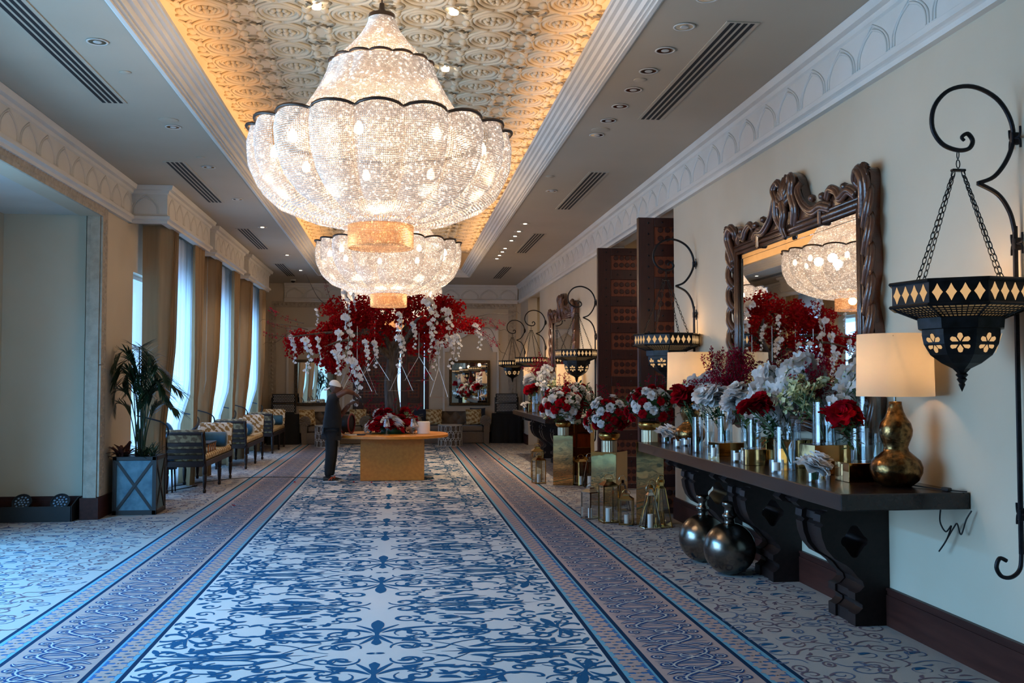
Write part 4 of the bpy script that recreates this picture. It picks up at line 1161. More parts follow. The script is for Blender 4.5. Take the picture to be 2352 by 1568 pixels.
def shoe(y, x0):
    s_ = MB()
    def fn(u, v):
        L = np.interp(v, [0, .15, .4, .7, 1], [-.09, -.085, -.02, .1, .195]); hgt = np.interp(v, [0, .1, .3, .55, .85, 1], [.05, .1, .105, .075, .05, .03]); w_ = np.interp(v, [0, .15, .4, .75, .93, 1], [.02, .04, .04, .05, .035, .01])
        a = 2 * pi * u; return (x0 + L, y + w_ * cos(a), .028 + max(0, sin(a)) * (hgt - .028) + min(0, sin(a)) * .004)
    s_.sheet(fn, 16, 10, wrap=True)
    o = obj('shoe', s_, M['shoe'], man, smooth=True)
    obj('sole', MB().plate([(x0 + np.interp(t_, [0, .5, 1], [-.095, .08, .2]) , y + sg * np.interp(t_, [0, .12, .4, .75, .95, 1], [.02, .043, .04, .053, .035, .012])) for sg in (1, -1) for t_ in (np.linspace(0, 1, 9) if sg > 0 else np.linspace(1, 0, 9))], [], .03), M['sole'], o)
    for k in range(2): obj('orange_stripe', MB().tube([(x0 + .0 + .05 * k, y - .047, .035), (x0 + .04 + .02 * k, y - .043, .07), (x0 + .05 + .01 * k, y - .03, .09)], .008, 5), M['orange'], o)
shoe(-.1, -.03); shoe(.1, .01)
def hand(W, d, up, name):
    """palm and five fingers; d = direction of the fingers, up = back of the hand"""
    d = Vector(d).normalized(); up = Vector(up); up = (up - d * up.dot(d)).normalized(); s_ = d.cross(up); W = Vector(W)
    h = MB()
    h.tube([tuple(W - d * .02), tuple(W + d * .02), tuple(W + d * .06), tuple(W + d * .095)], [.03, .036, .042, .034], 10, flat=(.62, 1) if abs(s_.z) > .5 else (1, .62))
    for i, (o_, L) in enumerate(((-.032, .062), (-.011, .075), (.011, .072), (.031, .055))):
        b_ = W + d * .088 + s_ * o_
        h.tube([tuple(b_), tuple(b_ + d * L * .5 - up * .006), tuple(b_ + d * L * .75 - up * .03), tuple(b_ + d * L * .7 - up * .055)], [.0095, .009, .0085, .006], 6)
    b_ = W + d * .03 - s_ * .036
    h.tube([tuple(b_), tuple(b_ + d * .03 - s_ * .022 - up * .012), tuple(b_ + d * .06 - s_ * .015 - up * .035)], [.012, .0105, .007], 6)
    return obj('hand', h, M['skin'], man, smooth=True)
hand(RW, (.6, .35, -.45), (.5, -.2, .8), 'r'); hand(LWR, (.75, -.2, .35), (-.2, -.3, .9), 'l')
tool = thing('hand_tool', 'small black cordless tool gripped in the raised right hand of the man', 'tool', (-1.16 + .475, 17.4 - .06, 1.43))
obj('tool_body', MB().tube([(-.04, 0, .04), (.0, 0, .02), (.05, 0, -.03), (.07, .0, -.08)], [.016, .02, .02, .012], 8), M['cord'], tool, smooth=True); obj('nozzle', MB().tube([(.07, 0, -.08), (.075, 0, -.11)], [.007, .004], 6), M['chrome'], tool)
tag(obj('thread_cord', MB().tube(catmull([(-1.16 + .42, 17.4 + .03, 1.34), (-1.16 + .41, 17.42, 1.27), (-1.16 + .43, 17.42, 1.2), (-1.16 + .4, 17.44, 1.16), (-1.16 + .42, 17.44, 1.1)], 5), .004, 5), M['cord']), 'thin dark cord dangling from the lower hand of the man', 'cord')
# ================================================================ curtains, sheers, tiebacks
def drape(y_wall, y_top, y_tie, seed, ztop=4.0, tie=1.05):
    """gathered curtain: returns to the wall at y_wall, leading edge at y_top (top) and y_tie (tieback); falls back to the wall below"""
    rg_ = random.Random(seed); mb = MB(); ph = rg_.uniform(0, 6); sg = 1 if y_top > y_wall else -1
    def fn(u, v):
        z = ztop * (1 - v) + .01
        lead = np.interp(z, [0, tie, tie + .5, tie + 1.3, ztop], [y_tie + .12 * sg, y_tie, y_tie * .6 + y_top * .4, y_tie * .15 + y_top * .85, y_top])
        xf = np.interp(z, [0, tie, 2.2, ztop], [XL + .34, XL + .36, XL + .43, XL + .45])
        f = min(1, u / .22); x = XL + .06 + (xf - XL - .06) * sin(f * pi / 2)
        k = max(0, (u - .1) / .9); y = y_wall + (lead - y_wall) * k
        d = .034 if z > tie + .5 else .026
        return (x + d * sin(u * 2 * pi * 6.5 + ph) * min(1, u * 5) + .015 * sin(u * 19 + z * .7), y + .012 * sin(u * 2 * pi * 6.5 + ph + 1.5), z)
    mb.sheet(fn, 72, 28)
    return mb
for i, (w0, w1) in enumerate(((14.35, 17.4), (18.0, 21.2), (21.95, 25.25))):
    lab = ('window nearest the palm', 'middle window', 'window nearest the far wall')[i]
    # near panel
    t = thing('curtain', 'gold silk drape tied back on the near side of the %s' % lab, 'curtain', (0, 0, 0), 0, 'silk drapes at the left-hand windows')
    obj('drape', drape(w0 + .5, w0 + .92, w0 + .66, i), M['curtain'], t, smooth=True)
    obj('tieback', MB().tube(catmull([(XL + .03, w0 + .46, 1.24), (XL + .38, w0 + .5, 1.14), (XL + .44, w0 + .62, 1.0), (XL + .34, w0 + .78, .88)], 6), .022, 6, flat=(1, .5)), M['tie'], t, smooth=True)
    t = thing('curtain', 'gold silk drape tied back on the far side of the %s' % lab, 'curtain', (0, 0, 0), 0, 'silk drapes at the left-hand windows')
    obj('drape', drape(w1 - .03, w1 - .85, w1 - .4, i + 5), M['curtain'], t, smooth=True)
    obj('tieback', MB().tube(catmull([(XL + .03, w1 - .14, 1.22), (XL + .38, w1 - .12, 1.14), (XL + .44, w1 - .3, 1.0), (XL + .34, w1 - .48, .88)], 6), .022, 6, flat=(1, .5)), M['tie'], t, smooth=True)
    sh = MB(); sh.sheet(lambda u, v: (XL + np.interp(v, [0, .6, .76, 1], [.30, .29, .10, .08]) + .02 * sin(u * 2 * pi * 17) + .01 * sin(u * 2 * pi * 5.3), w0 + .5 + (w1 - w0 - .6) * u, 4.0 - 3.985 * v), 150, 16)
    tag(obj('sheer_curtain', sh, M['sheer'], smooth=True), 'white sheer voile glowing with daylight across the %s' % lab, 'sheer curtain', 'sheers at the left-hand windows')
# ================================================================ daybeds
def turned_leg(h):
    return MB().lathe([(.02, 0), (.026, .02), (.026, .05), (.017, .065), (.024, .1), (.03, .16), (.034, h * .62), (.026, h * .68), (.034, h * .72), (.034, h)], 10)
def make_daybed(loc, label):
    W, L = .63, 2.42
    t = thing('daybed', label, 'daybed', loc, 0, 'dark wood daybeds under the windows')
    leg = fixn(turned_leg(.42).mesh('leg', 40, [M['wood']]))
    for x in (-W / 2 + .03, W / 2 - .03):
        for y in (.03, L / 2 + .1, L - .03): obj('leg', leg, None, t, (x, y, 0))
    for x in (-W / 2 + .02, W / 2 - .02): obj('side_rail', MB().box((x, L / 2, .45), (.04, L, .09), b=.006), M['wood'], t)
    for y in (.02, L - .02): obj('end_rail', MB().box((0, y, .45), (W - .08, .04, .09), b=.006), M['wood'], t)
    sc_ = obj('seat_cushion', MB().box((0, L / 2, .545), (W - .02, L - .1, .11), b=.03), M['damask_gold'], t, smooth=40)
    for e, (y0, sg) in enumerate(((0.0, -1), (L, 1))):
        r = obj('end_rest', MB().box((0, y0 + sg * .13, .93), (W - .04, .045, .05), b=.012), M['wood'], t)
        for x in (-W / 2 + .03, W / 2 - .03):
            obj('post', MB().tube(catmull([(x, y0 - sg * .01, .46), (x, y0 + sg * .03, .62), (x, y0 + sg * .11, .8), (x, y0 + sg * .16, .95)], 5), [.026] * 15 + [.02], 8, flat=(.8, 1.1)), M['wood'], r, smooth=True)
        for z, o_ in ((.56, .015), (.66, .045), (.76, .08)): obj('slat', MB().box((0, y0 + sg * o_, z), (W - .08, .022, .062), b=.004), M['wood'], r)
        cu = MB(); yy = lambda z: y0 - sg * .03 + sg * .16 * max(0, (z - .58) / .4)
        def fn(u, v, y0=y0, sg=sg):
            a = 2 * pi * u; z = .78 + .21 * sin(a) ** 1 if False else .785 + .205 * np.sign(sin(a)) * abs(sin(a)) ** .5
            d = .062 * np.sign(cos(a)) * abs(cos(a)) ** .5
            x = (v - .5) * (W - .03); e_ = 1 - max(0, abs(v - .5) * 2 - .9) * 4
            return (x, yy(z) - sg * .03 + d * e_, .785 + (z - .785) * (1 - (1 - e_) * .25))
        cu.sheet(fn, 24, 12, wrap=True)
        obj('back_cushion', cu, M['damask_shaded' if e == 0 else 'damask'], r, smooth=True)
    return t
DB = [((-3.27, 15.83, 0), 'dark wood daybed nearest the palm, a small board with amber legs on its seat'), ((-3.27, 20.02, 0), 'middle dark wood daybed with two teal bolsters on the seat'), ((-3.27, 24.15, 0), 'dark wood daybed farthest back, beside the left sofa')]
for l_, lb in DB: make_daybed(l_, lb)
def bolster(x, y, z, L, rz, label, r=.125):
    mb = MB().lathe([(0, -L / 2 - .012), (.04, -L / 2 - .015), (r * .9, -L / 2), (r, -L / 2 + .02), (r, L / 2 - .02), (r * .9, L / 2), (.04, L / 2 + .015), (0, L / 2 + .012)], 20)
    o = obj('bolster_cushion', mb, M['velvet'], None, (x, y, z), (0, pi / 2, rz), smooth=50)
    tag(o, label, 'cushion', 'teal velvet bolsters on the daybeds')
bolster(-3.26, 17.72, .728, .58, 0, 'teal velvet bolster against the silver rest of the daybed nearest the palm')
bolster(-3.22, 20.55, .728, .4, pi / 2 - .3, 'teal velvet bolster on the middle daybed, nearer its dark end')
bolster(-3.12, 21.1, .728, .34, pi / 2, 'teal velvet bolster on the middle daybed, nearer its silver rest')
bolster(-3.26, 26.08, .728, .58, 0, 'teal velvet bolster against the silver rest of the farthest daybed')
bolster(-3.14, 24.75, .728, .34, pi / 2, 'short teal velvet bolster at the dark end of the farthest daybed')
tb = thing('tray_table', 'small checkered board on short amber wooden legs, standing on the nearest daybed', 'tray', (-3.12, 16.55, .60))
obj('board', MB().box((0, 0, .14), (.26, .72, .025), b=.005), M['wood'], tb)
for k in range(4):
    for x in (-.1, .11): obj('amber_leg', MB().lathe([(.02, 0), (.014, .03), (.012, .08), (.02, .128)], 8), M['amber'], tb, (x, -.3 + .2 * k, 0), smooth=True)
# round-backed teal chair behind the first daybed
ch = thing('tub_chair', 'round-backed teal velvet chair, darkened as if backlit, between the nearest daybed and the window', 'chair', (-3.6, 16.08, 0))
obj('seat', MB().lathe([(0, .46), (.14, .46), (.15, .44), (.15, .36), (0, .36)], 20), M['teal_backlit'], ch, smooth=40)
mb = MB(); mb.plate([( .15 * cos(a), .30 * sin(a) ) for a in np.linspace(0, pi, 14)] + [(-.15, -.3), (.15, -.3)], [], .06, Tr(0, -.14, .8) @ Rx(pi / 2)); obj('backrest', mb, M['teal_backlit'], ch, smooth=40)
for a in range(4): obj('leg', MB().tube([(.13 * cos(a * pi / 2 + .78), .13 * sin(a * pi / 2 + .78), .37), (.15 * cos(a * pi / 2 + .78), .15 * sin(a * pi / 2 + .78), 0)], [.016, .011], 8), M['wood'], ch, smooth=True)

# ================================================================ sofas and drum tables before the far wall
def make_sofa(xc, w, label):
    t = thing('sofa', label, 'sofa', (xc, 27.85, 0), 0, 'buttoned taupe sofas against the far wall')
    D = .9; hw = w / 2
    obj('base_skirt', MB().box((0, -.02, .16), (w - .24, D - .1, .31), b=.015), M['sofa'], t)
    obj('seat_cushion', MB().box((0, -.08, .40), (w - .44, D - .26, .17), b=.045), M['sofa'], t, smooth=45)
    for s_ in (-1, 1):
        pr = [(.0, 0), (.0, .5)] + [(.06 + .15 * cos(a), .62 + .15 * sin(a)) for a in np.linspace(rad(215), rad(-40), 16)] + [(.16, .45), (.14, 0)]
        arm = MB().plate(pr, [], D - .05, Matrix(((s_, 0, 0, s_ * (hw - .22)), (0, 0, 1, -D / 2), (0, 1, 0, 0), (0, 0, 0, 1)))); obj('arm', arm, M['sofa'], t, smooth=40)
        # pleated fan on the arm front
        a_ = MB()
        for k in range(10):
            q = 2 * pi * k / 10; cx_ = s_ * (hw - .22 + .06)
            a_.tube([(cx_, -D / 2 - .005, .62), (cx_ + .13 * cos(q), -D / 2 - .005, .62 + .13 * sin(q))], [.004, .012], 5)
        obj('arm_pleats', a_, M['sofa'], t, smooth=True)
    # diamond-buttoned back
    def fn(u, v):
        x = (u - .5) * (w - .3); z = .42 + .46 * v; q = abs(sin(x * pi / .15 * .5 + v * pi * 1.5)) * abs(sin(x * pi / .15 * .5 - v * pi * 1.5))
        roll = .10 * max(0, v - .78) / .22
        return (x, .18 - .07 * q ** .5 - roll * .6 + .16 * v * .3, z + (.02 * sin(pi * min(1, (v - .78) / .22)) if v > .78 else 0))
    mb = MB().sheet(fn, 96, 24); mb.bar(-(w - .3) / 2, (w - .3) / 2, .2, .42, .1, .86)
    bk = obj('buttoned_back', mb, M['sofa'], t, smooth=50)
    btn = fixn(MB().lathe([(0, .012), (.013, .006), (.016, 0)], 8).mesh('button', True, [M['sofa']]))
    for r_ in range(2):
        for k in range(int((w - .5) / .3)):
            obj('button', btn, None, bk, (-(w - .5) / 2 + .3 * (k + .5 + .5 * (r_ % 2)) - .05, .165 + .03 * r_, .60 + .15 * r_), (pi / 2, 0, 0))
    return t
make_sofa(1.46, 2.24, 'buttoned taupe chesterfield sofa to the right of the golden table'); make_sofa(-1.72, 1.94, 'buttoned taupe chesterfield sofa at the left, partly hidden behind the man')
def pillow(x, y, z, s, rx, rz, m, label, h=None):
    h = h or s
    def fn(u, v):
        a = 2 * pi * u; b = v * 2 - 1
        return 0, 0, 0
    mb = MB(); n = 12
    for side in (1, -1):
        mb.sheet(lambda u, v: ((u - .5) * s * (1 - .06 * (2 * v - 1) ** 2 * 0 + .05 * (abs(2 * v - 1) ** 4)), (side * .085 * (max(0, 1 - (2 * u - 1) ** 4) * max(0, 1 - (2 * v - 1) ** 4)) ** .6), (v - .5) * h * (1 + .05 * abs(2 * u - 1) ** 4)), n, n)
    o = obj('cushion', mb, M[m], None, (x, y, z), (rad(rx), 0, rad(rz)), smooth=True); tag(o, label, 'cushion', 'scatter cushions on the sofas')
pillow(.62, 27.85, .74, .42, -16, 4, 'navy', 'navy cushion standing in the left corner of the right-hand sofa')
pillow(.98, 27.70, .73, .44, -20, -6, 'damask_gold', 'gold damask cushion overlapping the navy one on the right-hand sofa')
pillow(2.1, 27.70, .73, .44, -20, 8, 'damask_gold', 'gold damask cushion at the right end of the right-hand sofa')
pillow(2.22, 27.86, .76, .42, -14, -4, 'navy', 'navy cushion peeping out behind the right end gold cushion')
pillow(-2.48, 27.65, .73, .44, -18, 24, 'damask_gold', 'gold damask cushion at the left end of the left-hand sofa')
pillow(-1.12, 27.68, .73, .46, -18, -6, 'damask_gold', 'gold damask cushion just right of the man on the left-hand sofa')
def make_drum(x, y, label):
    t = thing('drum_table', label, 'side table', (x, y, 0), 0, 'silver lattice drum tables before the sofas'); R_, H_ = .32, .55
    mb = MB()
    rw, nc = 3, 14
    for r_ in range(rw):
        for k in range(nc):
            a0 = 2 * pi * (k + .5 * (r_ % 2)) / nc; zc = H_ * (r_ + .5) / rw
            mb.tube([((R_) * cos(a0 + .30 * cos(q)), (R_) * sin(a0 + .30 * cos(q)), min(H_ - .01, max(.01, zc + .135 * sin(q)))) for q in np.linspace(0, 2 * pi, 21)[:-1]], .008, 4, closed=True)
    obj('lattice', mb, M['silverlace'], t, smooth=True)
    obj('drum_top', MB().lathe([(0, H_), (R_ + .005, H_), (R_ + .012, H_ + .008), (R_ + .005, H_ + .018), (0, H_ + .018)], 32), M['silverlace'], t, smooth=40)
    obj('foot_ring', MB().tube([(R_ * cos(q), R_ * sin(q), .008) for q in np.linspace(0, 2 * pi, 33)[:-1]], .008, 5, closed=True), M['silverlace'], t)
    obj('inner_drum', MB().lathe([(R_ - .03, .01), (R_ - .03, H_)], 28), M['sofa'], t)
make_drum(1.38, 26.55, 'silver lattice drum table before the right-hand sofa'); make_drum(-1.86, 26.5, 'silver lattice drum table behind the man, before the left-hand sofa')

# ================================================================ framed mirrors on the far wall, door, panel lights
def flat_mirror(xc, z0, z1, w, label):
    t = thing('wall_mirror', label, 'mirror', (xc, YF - .012, (z0 + z1) / 2)); hw, hh, b = w / 2, (z1 - z0) / 2, .08
    fr = MB()
    for (x0, x1, a0, a1) in ((-hw, hw, hh - b, hh), (-hw, hw, -hh, -hh + b), (-hw, -hw + b, -hh + b, hh - b), (hw - b, hw, -hh + b, hh - b)): fr.bar(x0, x1, -.06, 0, a0, a1, 0, .012)
    obj('frame', fr, M['gilt'], t); g = obj('mirror_glass', MB().bar(-hw + b, hw - b, -.03, -.015, -hh + b, hh - b), M['mirror'], t)
flat_mirror(2.02, 1.03, 2.32, 1.17, 'gilt-framed mirror in the right-hand arched niche, reflecting flowers'); flat_mirror(-2.32, 1.04, 2.33, 1.15, 'gilt-framed mirror in the left-hand niche, reflecting curtains and palm')

def door_leaf(w, h, th, rows, cols, label_obj, parent):
    """studded leaf in local x (0..w), y (0..th), z (0..h): boards, recessed lattice panels of discs, studs"""
    st = .2
    mb = MB(); mb.bar(0, w, .02, th - .02, 0, h)
    obj('core', mb, M['door_wood'], parent)
    obj('stile', MB().bar(0, st, 0, th, 0, h, 0, .006), M['door_dark'], parent); obj('stile', MB().bar(w - st * .6, w, 0, th, 0, h, 0, .006), M['door_dark'], parent)
    ph = h / rows
    dsc = fixn(MB().lathe([(.036, .02), (.036, .004), (.022, 0), (.022, .014)], 8).mesh('disc', 40, [M['door_wood']]))
    stud = fixn(MB().lathe([(0, -.012), (.012, -.006), (.014, 0)], 8).mesh('stud', True, [M['stud']]))
    big = MB(); studs = MB()
    for r_ in range(rows):
        obj('rail', MB().bar(st, w - st * .6, 0, th, ph * r_ - (0 if r_ == 0 else .08), ph * r_ + .08, 0, .006), M['door_dark'], parent)
    obj('rail', MB().bar(st, w - st * .6, 0, th, h - .12, h, 0, .006), M['door_dark'], parent)
    for r_ in range(rows):
        z0, z1 = ph * r_ + .1, ph * (r_ + 1) - .1
        one = MB(); n_ = max(3, int((w - st * 1.6 - .04) / .093)); mrow = max(2, int((z1 - z0) / .093))
        for i in range(n_):
            for j in range(mrow):
                one.lathe([(.0, -.004), (.034, -.004), (.04, .004), (.04, .02)], 8, (0, 0, 0))
                V_ = one.v[-1]; V_[:, [1, 2]] = V_[:, [2, 1]]
                V_ += np.array((st + .04 + (w - st * 1.6 - .08) * (i + .5) / n_, .012, z0 + (z1 - z0) * (j + .5) / mrow))
        pn = obj('lattice_panel', one, M['door_dark'], parent, smooth=40)
    def row(x0, x1, z, n_):
        for i in range(n_): obj('stud', stud, None, parent, (x0 + (x1 - x0) * (i + .5) / n_, 0, z), (-pi / 2, 0, 0))
    for r_ in range(rows + 1): row(st, w - st * .6, min(h - .06, max(.06, ph * r_)), cols)
    for k in range(rows * 3): obj('stud', stud, None, parent, (st * .6, 0, h * (k + .5) / rows / 3), (-pi / 2, 0, 0))

d = thing('carved_door', 'studded dark wooden double door behind the flower tree in the far wall, left leaf', 'door', (-1.19, YF + .05, .01))
d['kind'] = 'structure'; door_leaf(1.1, 3.5, .08, 6, 7, '', d); d.name = 'door_1'
d2 = thing('door_2', 'studded dark wooden double door behind the flower tree in the far wall, right leaf', 'door', (.06, YF + .05, .01)); d2['kind'] = 'structure'; door_leaf(.66, 3.5, .08, 6, 4, '', d2)
for q in (d, d2): del q['category']
obj('door_frame', MB().bar(.74, .86, YF - .02, YF + .2, 0, 3.6), M['door_dark'], None, kind='structure').name = 'trim_16'
obj('door_frame', MB().bar(-1.28, -1.18, YF - .02, YF + .2, 0, 3.6), M['door_dark'], None, kind='structure').name = 'trim_17'

def light_panel(x, y, rz, label):
    t = thing('panel_light', label, 'stage light', (x, y, .82), rz, 'black two-tier lens panels on draped cases')
    for k in range(2):
        fr = obj('panel', MB().box((0, -.02 + .05 * k, .16 + .27 * k), (.62, .05, .25), b=.012), M['black'], t, rot=(0, 0, 0))
        dm = MB()
        for i in range(13):
            for j in range(5):
                dm.lathe([(0, 0), (.014, 0)], 6, (0, 0, 0), cap=False); V_ = dm.v[-1]; V_[:, [1, 2]] = V_[:, [2, 1]]; V_ += np.array((-.26 + .043 * i + (.02 if j % 2 else 0), -.047 + .05 * k, .075 + .27 * k + .042 * j))
        obj('lens_rows', dm, M['dots'], fr, kind='stuff')
    for s_ in (-1, 1): obj('side_bracket', MB().tube([(s_ * .325, .0, .02), (s_ * .325, .03, .25), (s_ * .325, .1, .45)], .014, 6), M['black'], t)
    obj('foot_bar', MB().box((0, .02, .015), (.6, .12, .03), b=.006), M['black'], t)
    b = thing('draped_case', 'case hidden under floor-length black cloth, carrying the %s' % label.split(',')[0], 'draped case', (x, y, 0), rz)
    def fn(u, v):
        a = 2 * pi * u; c_, s_ = cos(a), sin(a); k = 1 / max(abs(c_) / .42, abs(s_) / .3); f = 1 + .05 * (1 - v) * sin(a * 11)
        return (k * c_ * f, k * s_ * f, .815 * v)
    mb = MB().sheet(fn, 88, 6, wrap=True); mb.bar(-.42, .42, -.3, .3, .795, .817, 0, .01); obj('black_cloth', mb, M['blackcloth'], b, smooth=60)
light_panel(3.03, 27.75, rad(-6), 'black lens panel by the right corner, above the draped case')
light_panel(-3.13, 27.72, rad(6), 'black lens panel by the left corner, beside the gilt mirror')

# ================================================================ planter with palm
pl = thing('planter_box', 'square zinc-panelled planter with dark crossed battens, by the alcove pillar', 'planter', (-3.41, 13.67, 0), 0)
S_, H_ = .55, .755
obj('frame', MB().box((0, 0, .03), (S_, S_, .06), b=.004).box((0, 0, H_ - .025), (S_, S_, .05), b=.004).box((-S_ / 2 + .025, -S_ / 2 + .025, H_ / 2), (.05, .05, H_)).box((S_ / 2 - .025, -S_ / 2 + .025, H_ / 2), (.05, .05, H_)).box((-S_ / 2 + .025, S_ / 2 - .025, H_ / 2), (.05, .05, H_)).box((S_ / 2 - .025, S_ / 2 - .025, H_ / 2), (.05, .05, H_)), M['planterframe'], pl)
pn_ = fixn(MB().box((0, 0, 0), (S_ - .08, .012, H_ - .1)).mesh('zinc_panel', False, [M['galv']]))
dl = math.hypot(S_ - .1, H_ - .12); da = math.atan2(H_ - .12, S_ - .1)
bt_ = MB(); bt_.merge(MB().box((0, 0, 0), (dl, .014, .035)), Ry(da)); bt_.merge(MB().box((0, -.002, 0), (dl, .014, .035)), Ry(-da)); bt_ = fixn(bt_.mesh('cross_battens', False, [M['planterframe']]))
for k in range(4):
    a = k * pi / 2; r_ = S_ / 2 - .02
    o = obj('zinc_panel', pn_, None, pl, (r_ * sin(a), -r_ * cos(a), H_ / 2), (0, 0, a)); obj('cross_battens', bt_, None, o, (0, -.012, 0))
obj('soil', MB().bar(-S_ / 2 + .03, S_ / 2 - .03, -S_ / 2 + .03, S_ / 2 - .03, .66, .70), M['soil'], pl)
pm_ = thing('palm_plant', 'tall dark kentia palm growing in the zinc planter', 'palm', (-3.41, 13.67, .70))
rg = random.Random(17)
FR = [(-1.15, 1.0, .42), (-.6, 1.25, .55), (.1, 1.3, .5), (.5, 1.2, .55), (.9, 1.05, .62), (1.2, .9, .6), (-.9, .8, .5), (-1.3, .65, .42), (2.4, 1.1, .35), (-2.4, 1.0, .35), (3.1, 1.25, .25), (1.0, .65, .55), (-.2, .95, .35), (.3, .8, .4), (1.7, .8, .3), (-1.0, 1.15, .4), (.75, .9, .5), (-.75, 1.05, .45)]
for (a, h, rch) in [(q[0], q[1] * 1.06, q[2] * .85) for q in FR]:
    ca, sa = cos(-a + pi / 2) if False else sin(a), -cos(a) * .45
    h *= 1.0; mb = MB()
    bx, by = rg.uniform(-.07, .07), rg.uniform(-.07, .07)
    pth = catmull([(bx, by, 0), (bx + .05 * ca, by + .05 * sa, h * .5), (bx + .18 * rch * 2 * ca, by + .3 * rch * sa, h * .9), (bx + .75 * rch * ca, by + .75 * rch * sa, h * 1.02), (bx + 1.15 * rch * ca, by + 1.15 * rch * sa, h * .9)], 8)
    mb.tube(pth, [.009 * (1 - .7 * i / len(pth)) for i in range(len(pth))], 5)
    n_ = len(pth)
    for i in range(13, n_, 1):
        for sd in (-1, 1):
            q = Vector(pth[i]); tg = (Vector(pth[min(i + 1, n_ - 1)]) - Vector(pth[max(i - 1, 0)])).normalized(); sdv = tg.cross(Vector((0, 0, 1)))
            sdv = sdv.normalized() if sdv.length > .01 else Vector((1, 0, 0))
            L_ = .34 * (1 - .55 * abs((i - 13) / (n_ - 13) - .35)); dv = (tg * .75 + sdv * sd * .75 + Vector((0, 0, rg.uniform(-.1, .2)))).normalized(); wv = dv.cross(Vector((0, 0, 1))).normalized() * .011
            V_ = []
            for t_ in (0, .3, .65, 1.0):
                c_ = q + dv * L_ * t_ + Vector((0, 0, -.22 * L_ * t_ * t_)); k_ = (.4, 1, .8, .03)[(0, .3, .65, 1.0).index(t_)]
                V_ += [tuple(c_ - wv * k_), tuple(c_ + wv * k_)]
            mb.add(V_, [(0, 1, 3, 2), (2, 3, 5, 4), (4, 5, 7, 6)])
    for V_ in mb.v: V_[:, 0] = np.maximum(V_[:, 0], -.33 + .05 * np.tanh((V_[:, 0] + .33) * 3)); V_[:, 2] *= 1.06
    obj('frond', mb, M['palm'], pm_)
for k in range(2):
    p2 = thing('understory_plant', ('red-leaved croton at the left of the zinc planter', 'low bushy fern at the right of the zinc planter')[k], 'plant', (-3.41 + (-.18, .12)[k], 13.5, .70)); mb = MB()
    for i in range((22, 70)[k]):
        a = rg.uniform(0, 6.28); petal(mb, Tr(rg.uniform(-.05, .05) * (1 + k), rg.uniform(-.05, .05), rg.uniform(0, .05)) @ Rz(a) @ Rx(rad(rg.uniform(25, 75))), (.06, .018)[k], rg.uniform(.18, .3), -.04, 2, 4, -.06)
    if k == 0: mb.v = [np.maximum(V_, np.array((-.17, -9, -9))) for V_ in mb.v]
    obj('leaves', mb, M[('leafred', 'palm')[k]], p2, smooth=True)

# stage uplights in a black trough in the alcove
tr_ = thing('light_trough', 'long low black trough holding round stage lights, along the alcove wall', 'trough', (-4.5, 13.0, 0))
obj('front_board', MB().bar(-.55, .48, -.15, -.135, 0, .19), M['black'], tr_); obj('floor_board', MB().bar(-.55, .48, -.135, .2, 0, .015), M['black'], tr_)
for x_ in (.47, -.55): obj('end_board', MB().plate([(-.15, 0), (.2, 0), (.2, .27), (.12, .27), (-.15, .19)], [], .015, Matrix(((0, 0, 1, x_), (1, 0, 0, 0), (0, 1, 0, 0), (0, 0, 0, 1)))), M['black'], tr_)
for x_, lb in ((-4.66, 'left'), (-4.2, 'right')):
    t = thing('stage_uplight', 'round black stage uplight with a cluster of small lenses, %s one in the trough' % lb, 'stage light', (x_, 13.02, .016))
    obj('housing', MB().lathe([(0, -.1), (.08, -.1), (.1, -.02), (.118, 0), (.118, .03), (.105, .03), (.105, .02), (0, .02)], 24), M['black'], t, (0, 0, .2), (rad(52), 0, 0), smooth=40)
    ln = MB()
    for r_, n_ in ((0.0, 1), (.037, 6), (.075, 11)):
        for i in range(n_): ln.lathe([(.015, .021), (.01, .026), (0, .028)], 8, (r_ * cos(2 * pi * i / n_), r_ * sin(2 * pi * i / n_), 0))
    obj('lens_cluster', ln, M['lens'], t, (0, 0, .2), (rad(52), 0, 0), smooth=True); obj('yoke', MB().tube([(-.125, 0, .16), (-.125, 0, .02), (.125, 0, .02), (.125, 0, .16)], .01, 5), M['black'], t)

# cable across the carpet, fallen petals
tag(obj('floor_cable', MB().tube(catmull([(-3.7, 16.9, .006), (-3.0, 18.0, .006), (-2.4, 18.3, .006), (-1.6, 18.1, .006), (-1.25, 17.75, .006), (-1.05, 17.68, .006)], 8), .006, 5), M['cable']), 'thin black cable running over the carpet from the windows to the man', 'cable')
tag(obj('floor_cable', MB().tube(catmull([(-3.74, 15.3, .006), (-3.55, 15.7, .006), (-3.62, 16.1, .006), (-3.5, 16.4, .006), (-3.3, 16.9, .008)], 8), .008, 5), M['cable']), 'black cable looping under the daybed nearest the palm', 'cable')
pt = MB(); petal(pt, Matrix.Identity(4), .04, .05, .012, 2, 2); pt = pt.mesh('petal', True, [M['red']])
for i, (x, y) in enumerate(((-.45, 17.1), (.05, 17.25), (-.2, 17.0), (.28, 17.0), (-.9, 18.5), (-.75, 17.2), (-2.25, 14.2), (1.75, 22.5), (2.1, 21.9), (2.2, 21.8), (-1.75, 17.3), (.6, 17.3))):
    tag(obj('fallen_petal', pt, None, None, (x, y, .003), (0, 0, i * 1.3)), 'single red petal fallen on the carpet', 'petal', 'red petals fallen on the carpet')

